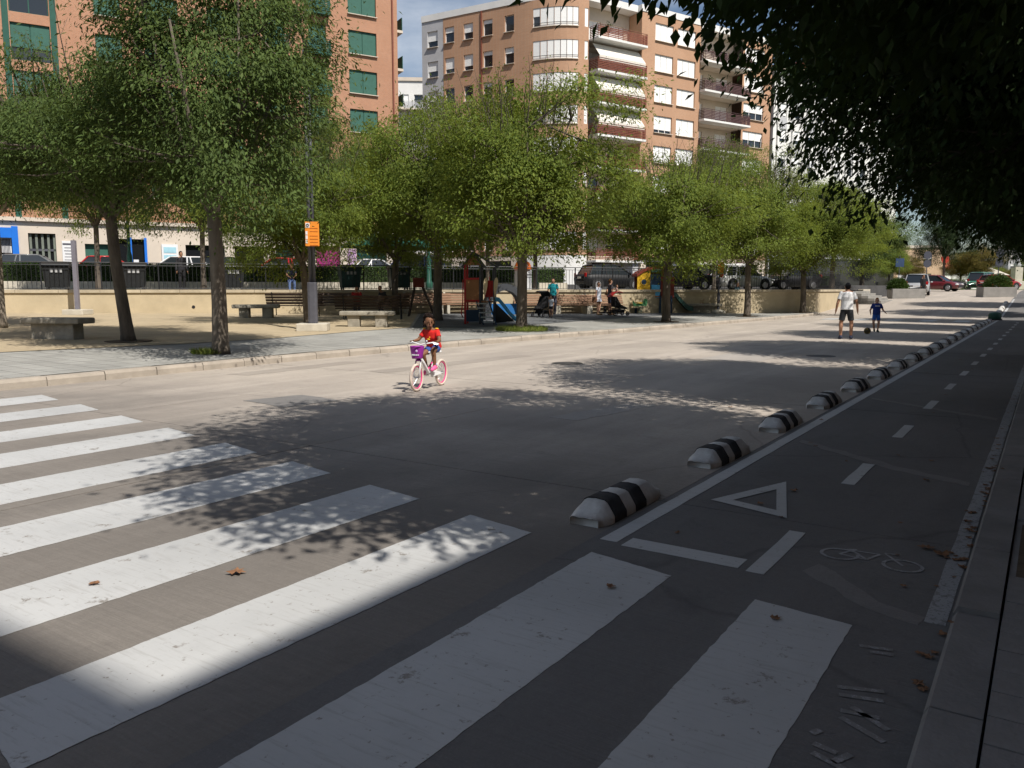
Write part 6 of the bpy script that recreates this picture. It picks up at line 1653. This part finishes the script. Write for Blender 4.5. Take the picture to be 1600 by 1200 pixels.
    MB().box((h - .04, 0, .42), (.1, W * .66, .2)).obj('front_bumper', M_trim, t, bevel=.03); MB().box((-h + .03, 0, .45), (.1, W * .72, .2)).obj('rear_bumper', M_trim, t, bevel=.03)
    MB().box((-h - .0 + .005, 0, .72), (.02, .5, .11)).obj('number_plate', M_frame, t)
    return t
C_red = paintwork('car_red', (.45, .012, .015)); C_white = paintwork('car_white', (.72, .72, .72)); C_grey = paintwork('car_grey', (.16, .17, .18)); C_dark = mat('car_dark', (.007, .0075, .009), .5, .05, 2, spec=.25); C_sil = paintwork('car_silver', (.34, .35, .36)); C_mar = paintwork('car_maroon', (.14, .012, .016)); C_grn = paintwork('car_green', (.05, .19, .13)); C_blue = paintwork('car_navy', (.02, .03, .08))
for u, cm, kd, fl, lab in ((8, C_grey, 'hatch', 0, 'grey hatchback behind the hedge at the far left'), (148, C_red, 'sedan', 0, 'red car behind the hedge in front of the notice wall'), (274, C_white, 'hatch', 1, 'white hatchback behind the hedge, left of the big tree'),
                           (386, C_dark, 'hatch', 0, 'dark hatchback behind the hedge, right of the big tree'), (467, C_red, 'hatch', 1, 'red hatchback behind the hedge, left of the lamp post'), (650, C_white, 'sedan', 0, 'white saloon behind the hedge, right of the shop lettering'),
                           (712, C_blue, 'suv', 1, 'navy car behind the hedge, left of the play tower'), (742, C_white, 'hatch', 0, 'white hatchback mostly hidden behind the play tower roof')):
    p = wpt(tw(u), -9.6 if u < 600 else -9.0, ST); car(lab, p, ra + (math.pi if fl else 0), cm, kd, 'cars behind the hedge')
for u, cm, kd, fl, lab in ((1000, C_dark, 'hatch', 0, 'black off-road car right of the hedge end, behind the railing'), (1108, C_dark, 'sedan', 1, 'black saloon behind the railing near the orange signed post'), (1212, C_white, 'hatch', 0, 'white hatchback behind the railing at the wall corner'), (1290, C_dark, 'hatch', 1, 'dark hatchback behind the railing past the wall corner')):
    p = wpt(tw(u), -3.6, UP); car(lab, p, ra + (math.pi if fl else 0), cm, kd, 'cars parked behind the railing')
def far(u, Y): 
    p = at(u, Y, 0); p.z = rz_road(p.x, p.y); return p
car('silver estate car between the left planter and the maroon car', far(1424, 65), R(62), C_sil, 'suv', 'cars on the far street'); car('maroon hatchback right of the silver car', far(1455, 73), R(-48), C_mar, 'hatch', 'cars on the far street')
car('green van beyond the right planter', far(1525, 86), R(40), C_grn, 'van', 'cars on the far street'); car('red car half hidden behind the right planter', far(1550, 78), R(15), paintwork('car_bright_red', (.30, .015, .012)), 'hatch', 'cars on the far street')
mb_ = thing('motorbike', 'dark parked motorbike between the maroon car and the green van', 'motorbike', far(1490, 80), R(75))
for y in (-.65, .65): MB().torus((0, y, .3), .24, .06, 20, 6, 'x').obj('wheel', M_tyreb, mb_, True)
MB().ball((0, .0, .62), (.16, .55, .22), 12, 8).obj('body', C_dark, mb_, True); MB().ball((0, .35, .85), (.15, .38, .08), 10, 6).obj('seat', M_trim, mb_, True); MB().tube([(0, -.65, .3), (0, -.4, 1.0)], .03, 6).obj('fork', M_rim, mb_); MB().tube([(-.35, -.35, 1.05), (0, -.42, 1.0), (.35, -.35, 1.05)], .02, 6).obj('handlebar', M_trim, mb_); MB().ball((0, -.5, .85), (.12, .1, .14), 8, 6).obj('headlight', M_lampw, mb_, True)

# ================================================================== FAR END OF THE STREET
def bush(name, n, rx, ry, rz_, L, seed):
    g = np.random.default_rng(seed); d = g.normal(0, 1, (n, 3)); d /= np.linalg.norm(d, axis=1, keepdims=True); r_ = g.uniform(.55, 1.05, n)[:, None]
    P = d * r_ * np.array([rx, ry, rz_]); P[:, 2] = np.abs(P[:, 2]); return leaf_mesh(name, P, d + g.normal(0, .6, (n, 3)), d + g.normal(0, .5, (n, 3)), g.uniform(.7, 1.2, n) * L, g.uniform(.4, .6, n) * L)
M_conc = mat('planter_concrete', (.26, .25, .235), .88, .16, 2, .3, 30)
for k, (u, Y, lab, rr2) in enumerate(((1407, 60.5, 'long concrete planter with a clipped bush at the top of the ramp, left', 1.25), (1546, 60, 'concrete planter with a spreading dark bush in the middle of the ramp, right', 1.6))):
    t = thing('planter', lab, 'planter', far(u, Y) - Vector((0, 0, .12)), R(-4), 'concrete planters')
    MB().prism([(-1.2, -.6), (1.2, -.6), (1.15, .6), (-1.15, .6)], 0, .82).obj('trough', M_conc, t, bevel=.03); MB().box((0, 0, .8), (2.1, .95, .06)).obj('soil', M_soil, t)
    mkobj('bush', bush('bush', 3500, .75 if k == 0 else 1.0, .5, .8 if k == 0 else 1.0, .13, 70 + k), M_leafH, t, loc=(-.6 if k == 0 else .1, 0, .8))
M_signb = mat('sign_back', (.06, .065, .085), .6, .06, 3); M_signr = mat('sign_red', (.40, .05, .03), .55); M_signbl = mat('sign_blue', (.03, .06, .13), .6)
def disc_sign(label, u, Y, zs, mats, rad=.31, pole_h=None):
    p = far(u, Y); t = thing('road_sign', label, 'road sign', p, 0)
    MB().tube([(0, 0, 0), (0, 0, max(zs) + .3)], .035, 8).obj('pole', M_greymetal, t)
    for z, m_ in zip(zs, mats):
        o = MB().lathe([(rad, 0), (rad, .03)], 22).obj('disc', m_, t, loc=(0, -.04, z)); o.rotation_euler = (math.pi / 2, 0, 0)
disc_sign('pair of round sign backs on a pole behind the silver car', 1437, 64, (3.18, 2.52), (M_signb, M_signb)); disc_sign('pair of round sign backs on a pole above the right planter', 1547.5, 62, (3.2, 2.5), (M_signb, M_signb)); disc_sign('faded red round sign under the dark tree', 1464, 82, (3.1,), (M_signr,), .42)
p = far(1395, 72); t = thing('road_sign', 'square blue sign on a pole left of the silver car', 'road sign', p); MB().tube([(0, 0, 0), (0, 0, 3.2)], .04, 8).obj('pole', M_greymetal, t); MB().box((0, -.05, 2.6), (.75, .03, .75)).obj('panel', M_signbl, t)
tree('street_tree', 'dark tree with a straight trunk beyond the maroon car', VA, far(1464, 79), 2.0, (.75, .75, 1.15), M_leafR, M_bark, 'trees at the far end')
struct(sheet('lawn', [(*S(96, -60)[:2], 1.52), (*S(96, 9)[:2], 1.52), (*S(190, 30)[:2], 1.6), (*S(190, -90)[:2], 1.6)], M_grass))
for k, (u, Y, sc, m_, lab) in enumerate(((1490, 118, (.8, .8, .72), M_leafO, 'reddish brown tree on the far lawn'), (1518, 112, (.95, .95, .95), M_leafO, 'taller yellowish tree on the far lawn'), (1412, 104, (.6, .6, .55), M_leafO, 'small yellow green tree in front of the beige house'),
                                         (1480, 100, (.6, .6, .3), M_leafH, 'round dark shrub on the lawn edge'), (1575, 150, (1.0, 1.0, .6), M_leafO, 'low brown tree far behind the monument'), (1610, 140, (1.2, 1.2, .8), M_leafA, 'far tree at the right edge of the picture'), (1545, 165, (1.1, 1.1, .6), M_leafA, 'far green tree behind the round sign backs'), (1445, 150, (1.2, 1.2, .7), M_leafA, 'far green tree right of the beige house'), (1365, 108, (1.1, 1.1, 1.0), M_leafD, 'dark tree left of the beige house'), (1380, 92, (.7, .7, .7), M_leafA, 'small tree beyond the blue sign'))):
    tree('far_tree', lab, (VA, VB, VC)[k % 3], far(u, Y) - Vector((0, 0, .1 if k != 3 else 1.0)), k * 1.1, sc, m_, M_bark, 'trees at the far end')
h3 = thing('hedge', 'bright green clipped hedge far away at the right edge', 'hedge', far(1575, 108), R(0)); mkobj('hedge_foliage', box_leaves('hedge_foliage', 4000, -4, 8, -.5, .6, 0, 1.3, .2, 90), M_leafA, h3); MB().box((2, .05, .6), (11.8, .8, 1.1)).obj('twig_core', MATS['hedge_core'], h3)
mo = thing('stone_pillar', 'pale stone pillar monument on the far lawn at right', 'monument', far(1576, 95)); MB().box((0, 0, .5), (1.3, 1.3, 1.0)).obj('plinth', M_limestone, mo, bevel=.05); MB().prism([(-.45, -.45), (.45, -.45), (.45, .45), (-.45, .45)], 1.0, 2.6).obj('shaft', M_limestone, mo, bevel=.03); MB().lathe([(.3, 2.6), (.42, 2.9), (.2, 3.3), (.28, 3.7), (.05, 4.3)], 12).obj('statue', M_greywall, mo, True)
def house(label, u0, Y, Wd, H, m_, nf, roof=None):
    p = far(u0, Y); b = thing('house', label, 'house', p); F = Facade(b, (p.x, p.y), (1, .0), p); z0 = p.z
    ops_ = []; n = max(1, int(Wd / 3))
    for f_ in range(nf):
        for c_ in range(n): ops_.append((c_ * Wd / n + .7, c_ * Wd / n + 2.0, z0 + .9 + 2.9 * f_, z0 + 2.4 + 2.9 * f_))
    F.wall(0, Wd, z0 - .5, z0 + H, ops_, m_)
    for o_ in ops_: F.window(*o_, frac=.5)
    for (a, c) in ((-.03, -.003), (Wd + .003, Wd + .03)): F.box('side_wall', a, c, -8, 0, z0 - .5, z0 + H, m_)
    if roof: b2_ = MB(); q = [F.pt(-.4, .4, z0 + H), F.pt(Wd + .4, .4, z0 + H), F.pt(Wd + .4, -8.4, z0 + H), F.pt(-.4, -8.4, z0 + H), F.pt(1, -4, z0 + H + 1.6), F.pt(Wd - 1, -4, z0 + H + 1.6)]; b2_.add(q, ((0, 1, 5, 4), (1, 2, 5), (2, 3, 4, 5), (3, 0, 4), (3, 2, 1, 0))); b2_.obj('roof', roof, b)
    else: F.box('roof', 0, Wd, -8, .15, z0 + H + .003, z0 + H + .4, M_cream)
M_beige = mat('beige_render', (.62, .44, .29), .88, .06, .6)
house('beige house with white bay beyond the blue sign', 1386, 122, 7.5, 6.2, M_beige, 2); house('white house beside the beige house', 1458, 128, 7, 3.2, M_whitewall, 1, MATS['red_tile']); house('low white cottage with pale roof on the far lawn', 1528, 135, 3.5, 2.4, M_whitewall, 1, M_limestone); house('grey apartment block far away at the right edge', 1562, 260, 22, 13.5, M_greywall, 4)
lw = thing('low_wall', 'pale low garden wall beyond the maroon car', 'wall', far(1400, 106)); MB().box((4, 0, .5), (9, .25, 1.1)).obj('wall_body', M_limestone, lw)

# finish the fused figures and the lettering
dg = bpy.context.evaluated_depsgraph_get()
for o in PENDING:
    me = bpy.data.meshes.new_from_object(o.evaluated_get(dg))
    if o.type == 'FONT':
        n_o = mkobj('lettering', me, None, o.parent, loc=o.location); n_o.rotation_euler = o.rotation_euler; n_o.scale = o.scale
        bpy.data.objects.remove(o); n_o.name = 'lettering'
    else:
        o.modifiers.clear(); o.data = me; me.name = o.name
